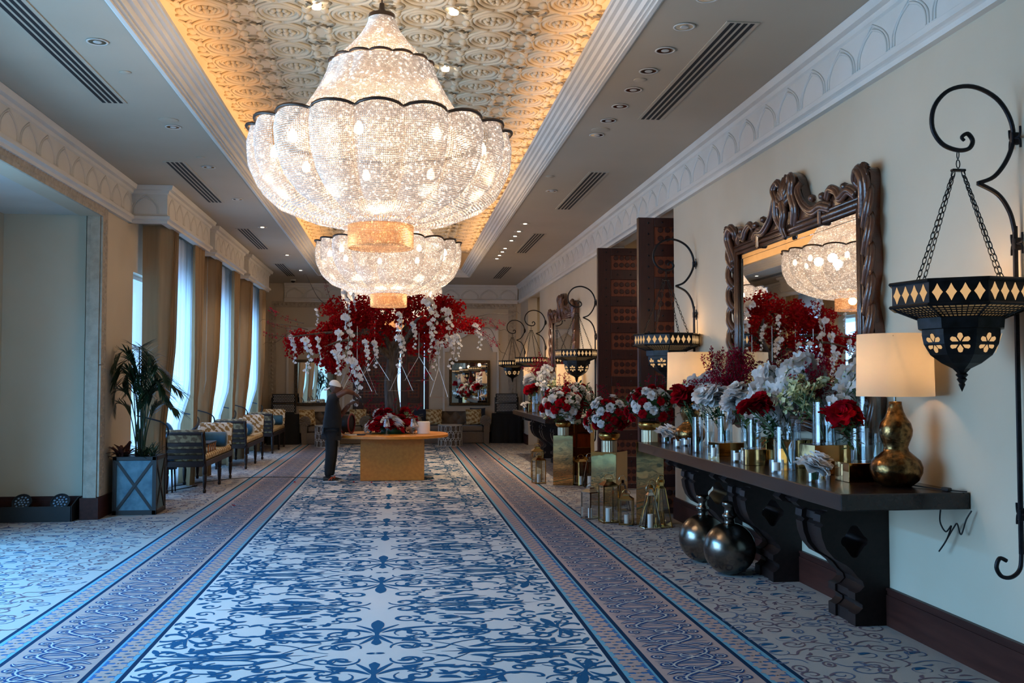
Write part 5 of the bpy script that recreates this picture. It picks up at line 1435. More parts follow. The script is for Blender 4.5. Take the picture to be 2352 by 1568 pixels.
# ================================================================ ceiling fittings
vent_y = [(1.75, 4.5), (7.2, 10.0), (12.66, 15.47), (18.15, 20.9), (23.55, 26.27)]
for sx, xc in ((1, 2.60), (-1, -2.80)):
    for k, (y0, y1) in enumerate(vent_y[1:]):
        t = thing('air_slot_vent', 'long black slot vent in the %s soffit, %s from the camera' % ('right' if sx > 0 else 'left', ('first', 'second', 'third', 'fourth')[k]), 'vent', (xc, (y0 + y1) / 2, ZC), 0, 'linear slot vents in the soffits')
        obj('surround', MB().bar(-.13, .13, -(y1 - y0) / 2 - .02, (y1 - y0) / 2 + .02, -.008, 0), M['soffit'], t)
        for j in range(4): obj('slot', MB().bar(-.098 + .054 * j, -.066 + .054 * j, -(y1 - y0) / 2, (y1 - y0) / 2, -.0095, -.004), M['slot'], t)
dl_mesh = [fixn(MB().lathe([(.085, -.001), (.085, -.006), (.07, -.006), (.068, -.001)], 24, cap=False).mesh('trim_ring', True, [M['whiteplastic']])), fixn(MB().lathe([(.068, -.003), (.06, .03), (.04, .07), (0, .075)], 24).mesh('reflector', True, [M['chrome']]))]
M['lamp_on'] = mat_emit('downlight_lamp', (1.0, 0.85, 0.65), 6.0, nee=False)
def downlight(x, y, label, lit=False):
    t = thing('recessed_downlight', label, 'downlight', (x, y, ZC - .003), 0, 'recessed downlights in the soffits')
    obj('trim_ring', dl_mesh[0], None, t); obj('reflector', MB().lathe([(0, -.004), (.068, -.004), (.068, -.001), (0, -.001)], 24), M['chrome'], t); obj('lamp', MB().lathe([(0, -.009), (.03, -.008), (.035, -.004)], 12), M['lamp_on'] if lit else M['dots'], t)
    if lit:
        sp_ = light('SPOT', 'downlight_beam', (0, 0, -.02), 95, (1.0, 0.80, 0.58), 0.03, parent=t); sp_.data.spot_size = rad(95); sp_.data.spot_blend = .6
ordn = ('first', 'second', 'third', 'fourth', 'fifth', 'sixth', 'seventh', 'eighth', 'ninth', 'tenth', 'eleventh', 'twelfth', 'thirteenth', 'fourteenth', 'fifteenth', 'sixteenth', 'seventeenth')
for k, y in enumerate((6.75, 7.33, 7.88, 8.43, 9.0, 9.56, 10.11, 10.72, 14.0, 17.0, 17.9, 18.5, 19.1, 20.25, 20.8, 21.4, 21.98)): downlight(2.18, y, 'round recessed downlight, %s along the right soffit from the camera' % ordn[k], y > 16.5)
for k, y in enumerate((8.2, 10.9, 12.92, 15.19, 17.92, 21.87, 24.87)): downlight(-2.425, y, 'round recessed downlight, %s along the left soffit from the camera' % ordn[k], y > 17)
for k, (x, y, r_) in enumerate(((2.175, 10.5, .1), (2.17, 8.7, .06), (-2.41, 10.62, .1), (-2.42, 9.0, .05), (-2.42, 12.37, .05), (2.0, 13.0, .06))):
    tag(obj('ceiling_disc', MB().lathe([(0, -.012), (r_ * .8, -.012), (r_, -.006), (r_, 0)], 20), M['soffit'], None, (x, y, ZC), smooth=40), 'flat round ceiling cover in the %s soffit near downlight %s' % ('right' if x > 0 else 'left', ('number six', 'number three', 'number two', 'number one', 'number three', 'number eight')[k]), 'ceiling cover')
dm = thing('dome_camera', 'small black dome camera on the left soffit near the far wall', 'camera', (-2.85, 27.2, ZC))
obj('mount', MB().lathe([(.07, -.04), (.075, 0)], 16), M['whiteplastic'], dm); obj('dome', MB().lathe([(0, -.095), (.035, -.085), (.055, -.06), (.06, -.04)], 16), M['black'], dm, smooth=True)
for k, (x, y) in enumerate(((-.75, 8.94), (.49, 8.93), (.49, 10.6))):
    tag(obj('coffer_spotlight', MB().lathe([(0, -.05), (.03, -.052), (.04, -.05), (.045, 0)], 14), M['lamp_on'], None, (x, y, ZT), smooth=40), ('small bright spotlight in the ornate ceiling left of the chandelier chain', 'small bright spotlight in the ornate ceiling right of the chandelier chain', 'small bright spotlight in the ornate ceiling beyond the chandelier shoulder')[k], 'spotlight')
# ================================================================ right wall: tall studded doors standing open
for nm, y_, lb in (('door_3', 12.62, 'tall open studded door leaf beside the long console, nearer of the two'), ('door_4', 15.62, 'tall open studded door leaf farther along, beyond the mirrored plinths')):
    t = thing(nm, lb, 'door', (3.13 if nm == 'door_3' else 3.2, y_, .015)); del t['category']; t['kind'] = 'structure'
    door_leaf(1.62, 3.87, .1, 9, 6, '', t)
    obj('bronze_edge', MB().bar(-.012, .0, .0, .1, 0, 3.87), M['door_dark'], t)
    if nm == 'door_4':
        obj('handle', MB().tube([(.14, -.05, .95), (.14, -.06, 1.1), (.14, -.05, 1.3)], .016, 8), M['iron'], t, smooth=True)

# ================================================================ iron brackets with hanging lanterns
def make_bracket():
    t = thing('wall_bracket', '', 'bracket', (0, 0, 0), 0, 'wrought iron scroll brackets on the right wall')
    w = lambda x, z: (x - 3.46, 0, z)
    obj('pole', MB().tube([(0, 0, .78), (0, 0, 2.62)], .014, 6), M['iron'], t, smooth=40)
    pts = [w(3.46, 2.60), w(3.44, 2.78), w(3.36, 2.93), w(3.22, 3.02)]
    pt2 = [w(3.22, 3.02), w(3.33, 3.07), w(3.42, 3.16), w(3.455, 3.27)]
    obj('lower_curve', MB().tube(catmull([(0, 0, 2.58), (-.03, 0, 2.70), (-.10, 0, 2.80), (-.22, 0, 2.86)], 6), .013, 6), M['iron'], t, smooth=True)
    up = [(-.22, 0, 2.86), (-.12, 0, 2.90), (-.04, 0, 3.0), (0, 0, 3.12), (-.02, 0, 3.24), (-.10, 0, 3.35), (-.24, 0, 3.41), (-.38, 0, 3.385), (-.47, 0, 3.29), (-.485, 0, 3.17), (-.43, 0, 3.08), (-.34, 0, 3.045), (-.27, 0, 3.055), (-.245, 0, 3.1), (-.275, 0, 3.14), (-.31, 0, 3.12), (-.295, 0, 3.10)]
    pp = catmull(up, 5); obj('scroll', MB().tube(pp, [.013] * (len(pp) - 12) + [.013 - .0004 * k for k in range(12)], 6), M['iron'], t, smooth=True)
    obj('foot_curl', MB().tube(catmull([(0, 0, .80), (-.01, 0, .70), (-.06, 0, .655), (-.12, 0, .66), (-.15, 0, .71), (-.13, 0, .76), (-.09, 0, .745)], 5), .012, 6), M['iron'], t, smooth=True)
    for z in (3.12, 2.52, 1.0):
        c = MB().box((.01, 0, z), (.05, .03, .07), b=.006)
        for s_ in (-1, 1): c.tube(catmull([(.0, s_ * .01, z), (.01, s_ * .045, z + .01), (.01, s_ * .05, z + .06)], 4), .007, 5).tube(catmull([(.0, s_ * .01, z), (.01, s_ * .045, z - .01), (.01, s_ * .05, z - .06)], 4), .007, 5)
        obj('clamp', c, M['iron'], t, smooth=40)
    return t
def octagon(R_, a0): return [(R_ * cos(a0 + k * pi / 4), R_ * sin(a0 + k * pi / 4)) for k in range(8)]
def make_lantern():
    t = thing('hanging_lantern', '', 'lantern', (0, 0, 0), 0, 'pierced bronze lanterns hanging along the right wall')
    A0 = rad(-10); R_ = .375; zt, zb = 2.285, 2.155
    o8, i8 = octagon(R_, A0), octagon(R_ - .02, A0)
    rim = MB()
    for (z0, z1, rr_) in ((zb, zt, R_),):
        V = [(x, y, z) for z in (z0, z1) for (x, y) in octagon(rr_, A0)] + [(x, y, z) for z in (z0, z1) for (x, y) in octagon(rr_ - .015, A0)]
        F = []
        for k in range(8):
            l = (k + 1) % 8; F += [(k, l, 8 + l, 8 + k), (16 + k, 24 + k, 24 + l, 16 + l), (8 + k, 8 + l, 24 + l, 24 + k), (k, 16 + k, 16 + l, l)]
        rim.add(V, F)
    rim.tube([(x, y, zt) for x, y in octagon(R_ + .01, A0)], .01, 5, closed=True); rim.tube([(x, y, zb) for x, y in octagon(R_ + .01, A0)], .01, 5, closed=True)
    r = obj('rim', rim, M['lantern'], t)
    dia = MB().plate([(0, .047), (.014, .018), (.027, .0), (.014, -.018), (0, -.047), (-.014, -.018), (-.027, 0), (-.014, .018)], [], .003); dia = fixn(dia.mesh('diamond_pane', False, [M['pane']]))
    ap = R_ * cos(pi / 8); side = 2 * R_ * sin(pi / 8)
    for k in range(8):
        am = A0 + (k + .5) * pi / 4
        for q in (-1.5, -.5, .5, 1.5):
            off = q * side / 4.2
            obj('diamond_pane', dia, None, r, (ap * cos(am) - off * sin(am), ap * sin(am) + off * cos(am), (zt + zb) / 2), (pi / 2, 0, am + pi / 2))
    ug = MB(); ug.lathe([(R_ - .005, zb), (.235, 2.10), (.235, 2.098), (R_ - .005, zb - .004)], 8, a0=A0, cap=False)
    obj('mesh_underside', ug, M['mesh_pane'], t)
    rb = MB()
    for k in range(8): rb.tube([((R_ - .005) * cos(A0 + k * pi / 4), (R_ - .005) * sin(A0 + k * pi / 4), zb - .003), (.235 * cos(A0 + k * pi / 4), .235 * sin(A0 + k * pi / 4), 2.096)], .008, 5)
    for rr_, z_ in ((.34, 2.139), (.315, 2.13), (.29, 2.119), (.265, 2.109)): rb.tube([(x, y, z_) for x, y in octagon(rr_, A0)], .005, 4, closed=True)
    for k in range(8):
        for q in range(1, 9):
            f = q / 9; a_, b_ = np.array(octagon(R_ - .005, A0)), np.array(octagon(.235, A0)); l = (k + 1) % 8
            p0 = a_[k] * (1 - f) + a_[l] * f; p1 = b_[k] * (1 - f) + b_[l] * f; rb.tube([(p0[0], p0[1], zb - .004), (p1[0], p1[1], 2.096)], .004, 3)
    obj('mesh_bars', rb, M['lantern'], t)
    obj('collar', MB().lathe([(.235, 2.10), (.24, 2.095), (.235, 2.035), (.21, 2.03)], 8, a0=A0, cap=False), M['lantern'], t)
    bw = [(.215, 2.035), (.215, 2.0), (.205, 1.95), (.17, 1.89), (.11, 1.845), (.05, 1.815), (.025, 1.79)]
    obj('bowl', MB().lathe(bw, 8, a0=A0, cap=False), M['lantern'], t)
    fl = MB()
    for j in range(6):
        a = 2 * pi * j / 6 + pi / 6
        fl.plate([(.008 * cos(a), .008 * sin(a)), (.034 * cos(a) + .015 * sin(a), .034 * sin(a) - .015 * cos(a)), (.052 * cos(a) + .010 * sin(a), .052 * sin(a) - .010 * cos(a)), (.056 * cos(a), .056 * sin(a)), (.052 * cos(a) - .010 * sin(a), .052 * sin(a) + .010 * cos(a)), (.034 * cos(a) - .015 * sin(a), .034 * sin(a) + .015 * cos(a))], [], .003)
    fl = fixn(fl.mesh('flower_pane', False, [M['pane']]))
    for k in range(8):
        am = A0 + (k + .5) * pi / 4; rr_ = .205 * cos(pi / 8) - .003
        obj('flower_pane', fl, None, t, (rr_ * cos(am), rr_ * sin(am), 1.955), (pi / 2 + rad(18), 0, am + pi / 2))
    obj('finial', MB().lathe([(.025, 1.79), (.034, 1.78), (.02, 1.765), (.028, 1.755), (.014, 1.735), (.018, 1.725), (0, 1.685)], 10), M['lantern'], t, smooth=40)
    # chains from the four corners to the hanger
    lk = [(.011 * cos(a), 0, .024 * sin(a)) for a in np.linspace(0, 2 * pi, 11)[:-1]]
    def chain(p0, p1, tw=0.0):
        mb = MB(); p0, p1 = Vector(p0), Vector(p1); d = p1 - p0; n_ = int(d.length / .037); q = d.to_track_quat('Z', 'Y').to_matrix().to_4x4()
        for i in range(n_):
            Mx = Tr(*(p0 + d * (i + .5) / n_)) @ q @ Rz(pi / 2 * (i % 2) + tw)
            mb.tube([tuple((Mx @ Vector(v_))[:]) for v_ in lk], .0035, 4, closed=True)
        return mb
    for k in (0, 2, 4, 6):
        a = A0 + k * pi / 4 + .4; obj('chain', chain((.30 * cos(a), .30 * sin(a), zt), (.03 * cos(a), .03 * sin(a), 2.925)), M['lantern'], t, smooth=True)
    obj('hanger', MB().box((0, 0, 2.93), (.08, .03, .014), b=.003), M['lantern'], t); obj('chain', chain((0, 0, 2.94), (0, 0, 3.045)), M['lantern'], t, smooth=True)
    return t
LY = (5.2, 11.32, 17.22, 23.25, 27.15)
where = ('nearest the camera, above the right-hand lamp', 'second from the camera, before the open door', 'third from the camera, before the far mirror', 'fourth from the camera, beside the narrow doorway', 'farthest, by the corner of the far wall')
br0, ln0 = make_bracket(), make_lantern()
for k, y in enumerate(LY):
    b = br0 if k == 0 else copy_tree(br0); b.location = (3.46, y, 0); b['label'] = 'black wrought iron scroll bracket, %s' % where[k]
    l_ = ln0 if k == 0 else copy_tree(ln0); l_.location = (3.125, y, 0); l_['label'] = 'pierced bronze octagonal lantern on chains, %s' % where[k]
    light('POINT', 'lantern_light', (3.2, y, 2.36), 5.0, WARM, 0.06)

# ================================================================ carved mirrors
def make_mirror(loc, label):
    t = thing('carved_mirror', label, 'mirror', loc, -pi / 2, 'large carved walnut mirrors on the right wall')
    gw, gz0, gz1 = 1.31, 1.52, 3.02
    obj('mirror_glass', MB().bar(-gw, gw, -.06, -.045, gz0, gz1), M['mirror'], t)
    bv = MB()
    for (x0, x1, z0, z1) in ((-gw, gw, gz1 - .05, gz1), (-gw, gw, gz0, gz0 + .05), (-gw, -gw + .05, gz0, gz1), (gw - .05, gw, gz0, gz1)): bv.bar(x0, x1, -.066, -.06, z0, z1)
    obj('bevelled_edge', bv, M['mirror'], t)
    # backing board with a shaped outline
    top = [(1.52, 3.2), (1.5, 3.3), (1.38, 3.32), (1.25, 3.24), (1.1, 3.2), (.95, 3.26), (.82, 3.22), (.68, 3.18), (.5, 3.2), (.34, 3.28), (.25, 3.42), (.2, 3.5), (.1, 3.56), (0, 3.58)]
    c = catmull([(p_[0], p_[1], 0) for p_ in top], 4)[:, :2]
    rgt = [(1.5, 1.42), (1.56, 1.6), (1.5, 1.85), (1.55, 2.1), (1.48, 2.35), (1.54, 2.6), (1.5, 2.9)]
    rc = catmull([(p_[0], p_[1], 0) for p_ in rgt], 4)[:, :2]
    bot = [(0, 1.3), (.4, 1.33), (.8, 1.38), (1.1, 1.33), (1.35, 1.27), (1.5, 1.3)]
    bc_ = catmull([(p_[0], p_[1], 0) for p_ in bot], 4)[:, :2]
    half = [tuple(p_) for p_ in bc_] + [tuple(p_) for p_ in rc] + [tuple(p_) for p_ in c]
    outer = half + [(-p_[0], p_[1]) for p_ in half[-2:0:-1]]
    obj('frame_board', MB().plate(outer, [[(-gw, gz0), (-gw, gz1), (gw, gz1), (gw, gz0)]], .075, Rx(pi / 2)), M['frame'], t)
    mo = MB()
    for k, (d, r_) in enumerate(((.012, .018), (.05, .026), (.09, .016))):
        x_, z0, z1 = gw + d, gz0 - d, gz1 + d
        for a_, b_ in (((-x_, z0), (x_, z0)), ((x_, z0), (x_, z1)), ((x_, z1), (-x_, z1)), ((-x_, z1), (-x_, z0))): mo.tube([(a_[0], -.08, a_[1]), (b_[0], -.08, b_[1])], r_, 8)
    obj('inner_moulding', mo, M['frame'], t, smooth=True)
    def leaf_scroll(pts, r0, r1): 
        pp = catmull([(p_[0], -.085 - (p_[2] if len(p_) > 2 else 0), p_[1]) for p_ in pts], 5); n_ = len(pp)
        T_ = np.gradient(pp, axis=0); T_ /= np.maximum(np.linalg.norm(T_, axis=1), 1e-9)[:, None]; N_ = np.cross(T_, (0, 1.0, 0)); m_ = MB()
        for o_, dy in ((-.62, .25), (0, 0), (.62, .25)):
            rr_ = np.array([r0 + (r1 - r0) * k / n_ for k in range(n_)]); q_ = pp + N_ * (o_ * rr_)[:, None]; q_[:, 1] += dy * r0
            m_.tube(q_, rr_ * (.62 if o_ else .72), 7)
        return m_
    for s_ in (-1, 1):
        S = lambda *ps: [(s_ * p_[0],) + tuple(p_[1:]) for p_ in ps]
        for z in (1.5, 1.72, 1.94, 2.16, 2.38, 2.6, 2.82, 3.02):       # overlapping acanthus up the sides
            obj('side_acanthus', leaf_scroll(S((1.43, z - .14), (1.52, z - .04, .03), (1.55, z + .08, .02), (1.5, z + .14), (1.46, z + .1)), .045, .02), M['frame'], t, smooth=True)
        obj('corner_scroll', leaf_scroll(S((1.42, 2.95), (1.48, 3.1, .03), (1.5, 3.22, .05), (1.42, 3.3, .05), (1.34, 3.24, .03), (1.38, 3.18)), .06, .03), M['frame'], t, smooth=True)
        sh_ = MB()
        for q in range(7):
            a = rad(-60 + 20 * q) + pi / 2; sh_.tube([(s_ * 1.52, -.1, 3.2), (s_ * 1.52 + .055 * cos(a), -.13, 3.24 + .1 * sin(a)), (s_ * 1.52 + .06 * cos(a), -.1, 3.2 + .12 * sin(a))], [.008, .018, .008], 6)
        obj('corner_shell', sh_, M['frame'], t, smooth=True)
        obj('crest_scroll', leaf_scroll(S((1.3, 3.14), (1.2, 3.2, .02), (1.08, 3.16, .03), (1.02, 3.22, .03), (.9, 3.26, .03), (.82, 3.2, .02)), .04, .028), M['frame'], t, smooth=True)
        obj('crest_scroll', leaf_scroll(S((.86, 3.12), (.72, 3.16, .02), (.58, 3.14, .03), (.46, 3.18, .03), (.34, 3.26, .03), (.26, 3.38, .03), (.28, 3.44)), .042, .028), M['frame'], t, smooth=True)
        obj('crest_volute', leaf_scroll(S((.12, 3.1), (.2, 3.22, .03), (.17, 3.36, .05), (.21, 3.46, .06), (.15, 3.52, .05), (.1, 3.47, .04)), .05, .026), M['frame'], t, smooth=True)
        for q, x_ in enumerate((1.15, .95, .75, .55)): obj('crest_bead', MB().lathe([(0, -.035), (.03, -.02), (.036, 0), (.03, .02), (0, .035)], 10, (s_ * x_, -.1, 3.235 + .02 * (q % 2))), M['frame'], t, smooth=True)
        # rose volutes at the foot
        sp_ = [(s_ * (1.38 + (.13 - .012 * q) * cos(q * .55)), 1.36 + (.13 - .012 * q) * sin(q * .55), .03 + .004 * q) for q in range(10)]
        obj('foot_volute', leaf_scroll(sp_, .03, .02), M['frame'], t, smooth=True)
        obj('foot_swag', leaf_scroll(S((1.15, 1.34), (.9, 1.42, .03), (.6, 1.36, .02), (.3, 1.38, .03), (.05, 1.34)), .045, .035), M['frame'], t, smooth=True)
    cr = MB()
    for q in range(9):
        a = pi / 2 + rad(-64 + 16 * q); L_ = .17 + .1 * cos(rad(-64 + 16 * q))
        cr.tube([(0, -.09, 3.24), (L_ * .6 * cos(a) * .8, -.14, 3.24 + L_ * .7 * sin(a)), (L_ * cos(a) * .75, -.1, 3.26 + L_ * 1.12 * sin(a))], [.014, .03, .016], 7)
    obj('crest_shell', cr, M['frame'], t, smooth=True)
    obj('crest_pendant', leaf_scroll([(0, 3.32, .06), (.03, 3.2, .06), (-.03, 3.1, .05), (0, 3.0, .03)], .05, .02), M['frame'], t, smooth=True)
    for x_ in (-.7, .7): obj('moulding_clasp', MB().box((x_, -.09, 3.07), (.05, .06, .13), b=.012), M['frame'], t)
    return t
make_mirror((3.495, 8.34, 0), 'large carved walnut mirror above the nearer console, reflecting the chandelier')
make_mirror((3.495, 20.5, 0), 'carved walnut mirror above the farther console, behind the third lantern')

# ================================================================ consoles
LEGP = [(0, 0), (.26, 0), (.26, .085), (.235, .095), (.205, .125), (.205, .15), (.24, .175), (.26, .185), (.26, .235), (.225, .245), (.19, .28), (.2, .315), (.24, .35), (.28, .40), (.32, .432), (.41, .48), (.47, .55), (.50, .63), (.51, .70), (.49, .72), (.515, .74), (.51, .79), (.46, .815), (.46, .825), (.58, .835), (.66, .855), (.69, .885), (.67, .91), (.70, .92), (.70, .955), (0, .955)]
def quatre(cx, cz, r):
    o = []
    for k in range(4):
        a0 = k * pi / 2
        for q in np.linspace(-1.25, 1.25, 7): o.append((cx + r * cos(a0) + .62 * r * cos(a0 + q), cz + r * sin(a0) * 1.25 + .62 * r * sin(a0 + q)))
    return o
def make_console(yc, label):
    t = thing('console_table', label, 'console table', (XR, yc, 0), 0, 'long dark wood consoles against the right wall')
    obj('table_top', MB().bar(-.835, -.002, -2.55, 2.55, .957, 1.06, 0, .006), M['wood_top'], t)
    pl_ = MB().plate([(-x, z) for x, z in LEGP], [quatre(-.26, .60, .062)], .12, Rx(pi / 2)); plm = fixn(pl_.mesh('profile_plate', 30, [M['wood']]))
    inn = [(x * .93 if z < .9 else x * .9, z) for x, z in LEGP]; im = fixn(MB().plate([(-x, z) for x, z in inn], [quatre(-.26, .60, .062)], .21, Rx(pi / 2)).mesh('core_panel', 30, [M['wood']]))
    for y in (-1.3, .25, 1.75):
        lg = obj('leg', MB().bar(-.012, -.002, y - .2, y + .2, 0, .955), M['wood'], t)
        obj('profile_plate', plm, None, lg, (-.002, y - .10, 0)); obj('profile_plate', plm, None, lg, (-.002, y + .225, 0)); obj('core_panel', im, None, lg, (-.002, y + .108, 0))
    return t
make_console(8.3, 'long dark wood console with scrolled legs, crowded with flower vases, nearest the camera'); make_console(20.5, 'long dark wood console farther back under the second carved mirror')
CT = 1.0602

# ================================================================ table lamps
GOURD = [(0, 0), (.09, 0), (.10, .006), (.14, .04), (.163, .09), (.166, .125), (.15, .17), (.11, .205), (.082, .23), (.075, .255), (.085, .285), (.102, .33), (.106, .365), (.095, .41), (.068, .45), (.05, .49), (.041, .53), (.04, .55), (.03, .552), (0, .552)]
def make_lamp(x, y, label):
    t = thing('table_lamp', label, 'table lamp', (x, y, CT), 0, 'gourd lamps with drum shades on the consoles')
    obj('gourd_base', MB().lathe(GOURD, 40), M['gold'], t, smooth=True)
    obj('stem', MB().lathe([(.008, .55), (.008, .70)], 10), M['chrome'], t); 
    obj('lamp_shade', MB().lathe([(.243, .585), (.235, .99)], 48, cap=False), M['shade'], t, smooth=True)
    sp_ = MB()
    for k in range(3): sp_.tube([(0, 0, .70), (.238 * cos(2.1 * k), .238 * sin(2.1 * k), .975)], .003, 4)
    obj('shade_spider', sp_, M['chrome'], t)
    obj('bulb', MB().lathe([(0, .86), (.02, .85), (.03, .82), (.022, .77), (.012, .74)], 12), M['lampbulb'], t, smooth=True)
    light('POINT', 'lamp_light', (0, 0, .80), 15, (1.0, 0.60, 0.28), 0.035, parent=t)
    return t
M['lampbulb'] = mat_emit('lamp_bulb', (1.0, 0.7, 0.4), 8.0, nee=False)
make_lamp(3.23, 6.15, 'gold gourd lamp with cream drum shade at the near end of the nearer console')
make_lamp(3.12, 10.38, 'gold gourd lamp with cream drum shade at the far end of the nearer console')
make_lamp(3.2, 18.45, 'gold gourd lamp with cream drum shade at the near end of the farther console')
make_lamp(3.1, 22.6, 'gold gourd lamp with cream drum shade at the far end of the farther console')
lc = thing('lamp_cord', 'black lamp cord with inline switch trailing off the near console end', 'cord', (3.36, 6.1, CT))
obj('cable', MB().tube(catmull([(-.05, .02, .01), (.0, -.1, .006), (.02, -.22, .006), (.06, -.3, .006), (.11, -.36, .0065)], 5), .004, 5), M['cord'], lc); obj('switch', MB().box((.035, -.26, .012), (.035, .07, .022), b=.005), M['cord'], lc)
tag(obj('bundled_cord', MB().tube(catmull([(3.42, 5.95, .957), (3.40, 5.93, .86), (3.42, 5.9, .80), (3.44, 5.87, .84), (3.44, 5.93, .74), (3.43, 6.0, .66), (3.44, 5.95, .72), (3.45, 5.86, .83), (3.45, 5.82, .86), (3.45, 5.78, .8), (3.45, 5.72, .9), (3.46, 5.68, .957)], 6), .005, 5), M['cord']), 'tangle of black cord hanging under the near console end', 'cord')

# ================================================================ pewter jugs under the console
for (x, y, s, lb) in ((2.98, 8.72, 1.0, 'dark pewter round-bodied jug with ringed neck under the console, in front'), (2.93, 9.35, .98, 'dark pewter round-bodied jug half hidden behind the first')):
    t = thing('pewter_jug', lb, 'jug', (x, y, 0), 0, 'round pewter jugs under the console')
    def fn(u, v):
        a = 2 * pi * u; b = pi * (v - .5); rr_ = .235 * cos(b); return (rr_ * cos(a) * s, rr_ * sin(a) * .95 * s, (.232 + .235 * sin(b)) * s if v > 0 else .0)
    obj('body', MB().sheet(lambda u, v: fn(u, v), 40, 24), M['jug'], t, smooth=True)
    obj('neck', MB().lathe([(.06, .44), (.047, .47), (.045, .50), (.062, .515), (.065, .535), (.045, .55), (.043, .60), (.062, .615), (.065, .64), (.055, .655), (.0, .655)], 24), M['jug'], t, smooth=True, scale=s)

# ================================================================ glass, blocks and candles on the near console
def vase(x, y, z, r, h, label, water=.45):
    t = thing('glass_vase', label, 'vase', (x, y, z), 0, 'clear cylinder vases on the console')
    obj('glass_wall', MB().lathe([(0, .001), (r, .001), (r, h), (r - .004, h), (r - .004, .016), (0, .016)], 28), M['glass'], t, smooth=40)
    if water: obj('water', MB().lathe([(0, .017), (r - .006, .017), (r - .006, h * water), (0, h * water)], 24), M['water'], t, smooth=40)
    return t
def block(x, y, z, sx, sy, sz, rz, label):
    t = obj('brass_block', MB().box((0, 0, sz / 2), (sx, sy, sz), b=.0025), M['brass_flat'], None, (x, y, z), (0, 0, rz)); tag(t, label, 'display block', 'mirror-brass display blocks on the console')
def votive(x, y, label, r=.045, h=.085, z=CT):
    t = thing('votive_candle', label, 'candle', (x, y, z), 0, 'white candles in glass cups')
    obj('cup', MB().lathe([(0, .001), (r, .001), (r, h), (r - .003, h), (r - .003, .018), (0, .018)], 22), M['glass'], t, smooth=40)
    obj('candle', MB().lathe([(0, .019), (r * .55, .019), (r * .55, h * .74), (r * .5, h * .78), (0, h * .76)], 16), M['wax'], t, smooth=40); obj('wick', MB().tube([(0, 0, h * .76), (.001, 0, h * .9)], .0015, 4), M['cord'], t)
def flowers(label, parts, loc, group='loose flower stems in the console vases'):
    t = thing('flower_stems', label, 'flowers', loc, 0, group)
    return t
def stems(t, base, heads, m='stem', r=.0035):
    mb = MB()
    for h in heads: mb.tube(catmull([base, ((base[0] + h[0]) / 2 + (base[0] - h[0]) * .15, (base[1] + h[1]) / 2, (base[2] + h[2]) / 2 + .02), h], 4), r, 5)
    obj('stems', mb, M[m], t, smooth=True)
rg = random.Random(31)
def bunch(label, base, c, rad_, kind, n, size=1.0, leafn=5):
    """stems from the vase foot at base rising to a head cluster round c"""
    t = thing('flower_bunch', label, 'flowers', base, 0, 'cut flowers in the console vases')
    heads = []
    for i in range(n):
        d = Vector((rg.gauss(0, 1), rg.gauss(0, 1), rg.gauss(0, .8))); d = d.normalized() * rg.random() ** .4
        heads.append((c[0] - base[0] + d.x * rad_, c[1] - base[1] + d.y * rad_, c[2] - base[2] + d.z * rad_ * .75))
    stems(t, (0, 0, .03), [h for h in heads[:8]])
    for h in heads:
        rot = (rg.uniform(-.7, .7), rg.uniform(-1.1, .2), rg.uniform(0, 6.28))
        if kind == 'red': obj('rose', rg.choice(ROSE_R), None, t, h, rot, scale=size * rg.uniform(1.0, 1.3))
        elif kind == 'white': obj('rose', rg.choice(ROSE_W), None, t, h, rot, scale=size * rg.uniform(1.0, 1.3))
        elif kind == 'orchid': obj('orchid_spray', rg.choice(ORCH_S), None, t, (h[0], h[1], h[2] + .1), (rg.uniform(-.6, .6), rg.uniform(-.6, .6), rg.uniform(0, 6.28)), scale=size)
        elif kind == 'cream': obj('cream_orchid_spray', rg.choice(ORCH_C), None, t, (h[0], h[1], h[2] + .08), (rg.uniform(-.9, .9), rg.uniform(-.9, .9), rg.uniform(0, 6.28)), scale=size)
        elif kind == 'crimson': obj('crimson_sprig', rg.choice(SPR_D), None, t, (c[0] - base[0], c[1] - base[1], c[2] - base[2] - rad_ * .6), (rg.uniform(-1.0, 1.0), rg.uniform(-1.2, .9), rg.uniform(0, 6.28)), scale=size * rg.uniform(.8, 1.1))
    for i in range(leafn):
        f = rg.uniform(.45, .85); h = heads[i % len(heads)]
        obj('foliage', rg.choice(LEAFS), None, t, (h[0] * f, h[1] * f, h[2] * f), (rg.uniform(-.4, .4), 0, rg.uniform(0, 6.28)), scale=.75)
    return t
ORCH_S = [orchid_spray('orchid_spray', M['white'], 10 + i, L=.26, n=8, s=.075) for i in range(3)]
ORCH_C = [orchid_spray('cream_orchid_spray', M['cream'], 20 + i, L=.2, n=10, s=.032) for i in range(3)]
SPR_D = [sprig('crimson_sprig', M['magenta'], 40 + i, L=.36, n=70, s=.02, spread=.045, bend=.5) for i in range(4)]
vase(2.84, 9.2, CT, .05, .34, 'slim clear cylinder vase at the front edge, left of the brass block')
bunch('red roses leaning over the front edge by the far lamp', (2.84, 9.2, CT + .02), (2.72, 9.3, 1.585), .10, 'red', 9, 1.0)
block(3.0, 8.85, CT, .26, .2, .12, .2, 'wide low brass block under the slim rose vase, left of centre')
vase(2.98, 8.85, CT + .1205, .058, .24, 'short clear vase standing on the wide low brass block')
bunch('white roses over the wide low brass block', (2.98, 8.85, CT + .15), (2.93, 8.95, 1.61), .14, 'white', 13, 1.15)
vase(3.15, 9.3, CT, .065, .42, 'tall clear vase behind the red roses, near the far lamp')
bunch('white orchids standing tall beside the far lamp shade', (3.15, 9.3, CT + .02), (3.02, 9.55, 1.66), .15, 'orchid', 8, 1.0, 3)
vase(3.25, 8.95, CT, .07, .45, 'tall clear vase holding the crimson spray against the mirror frame')
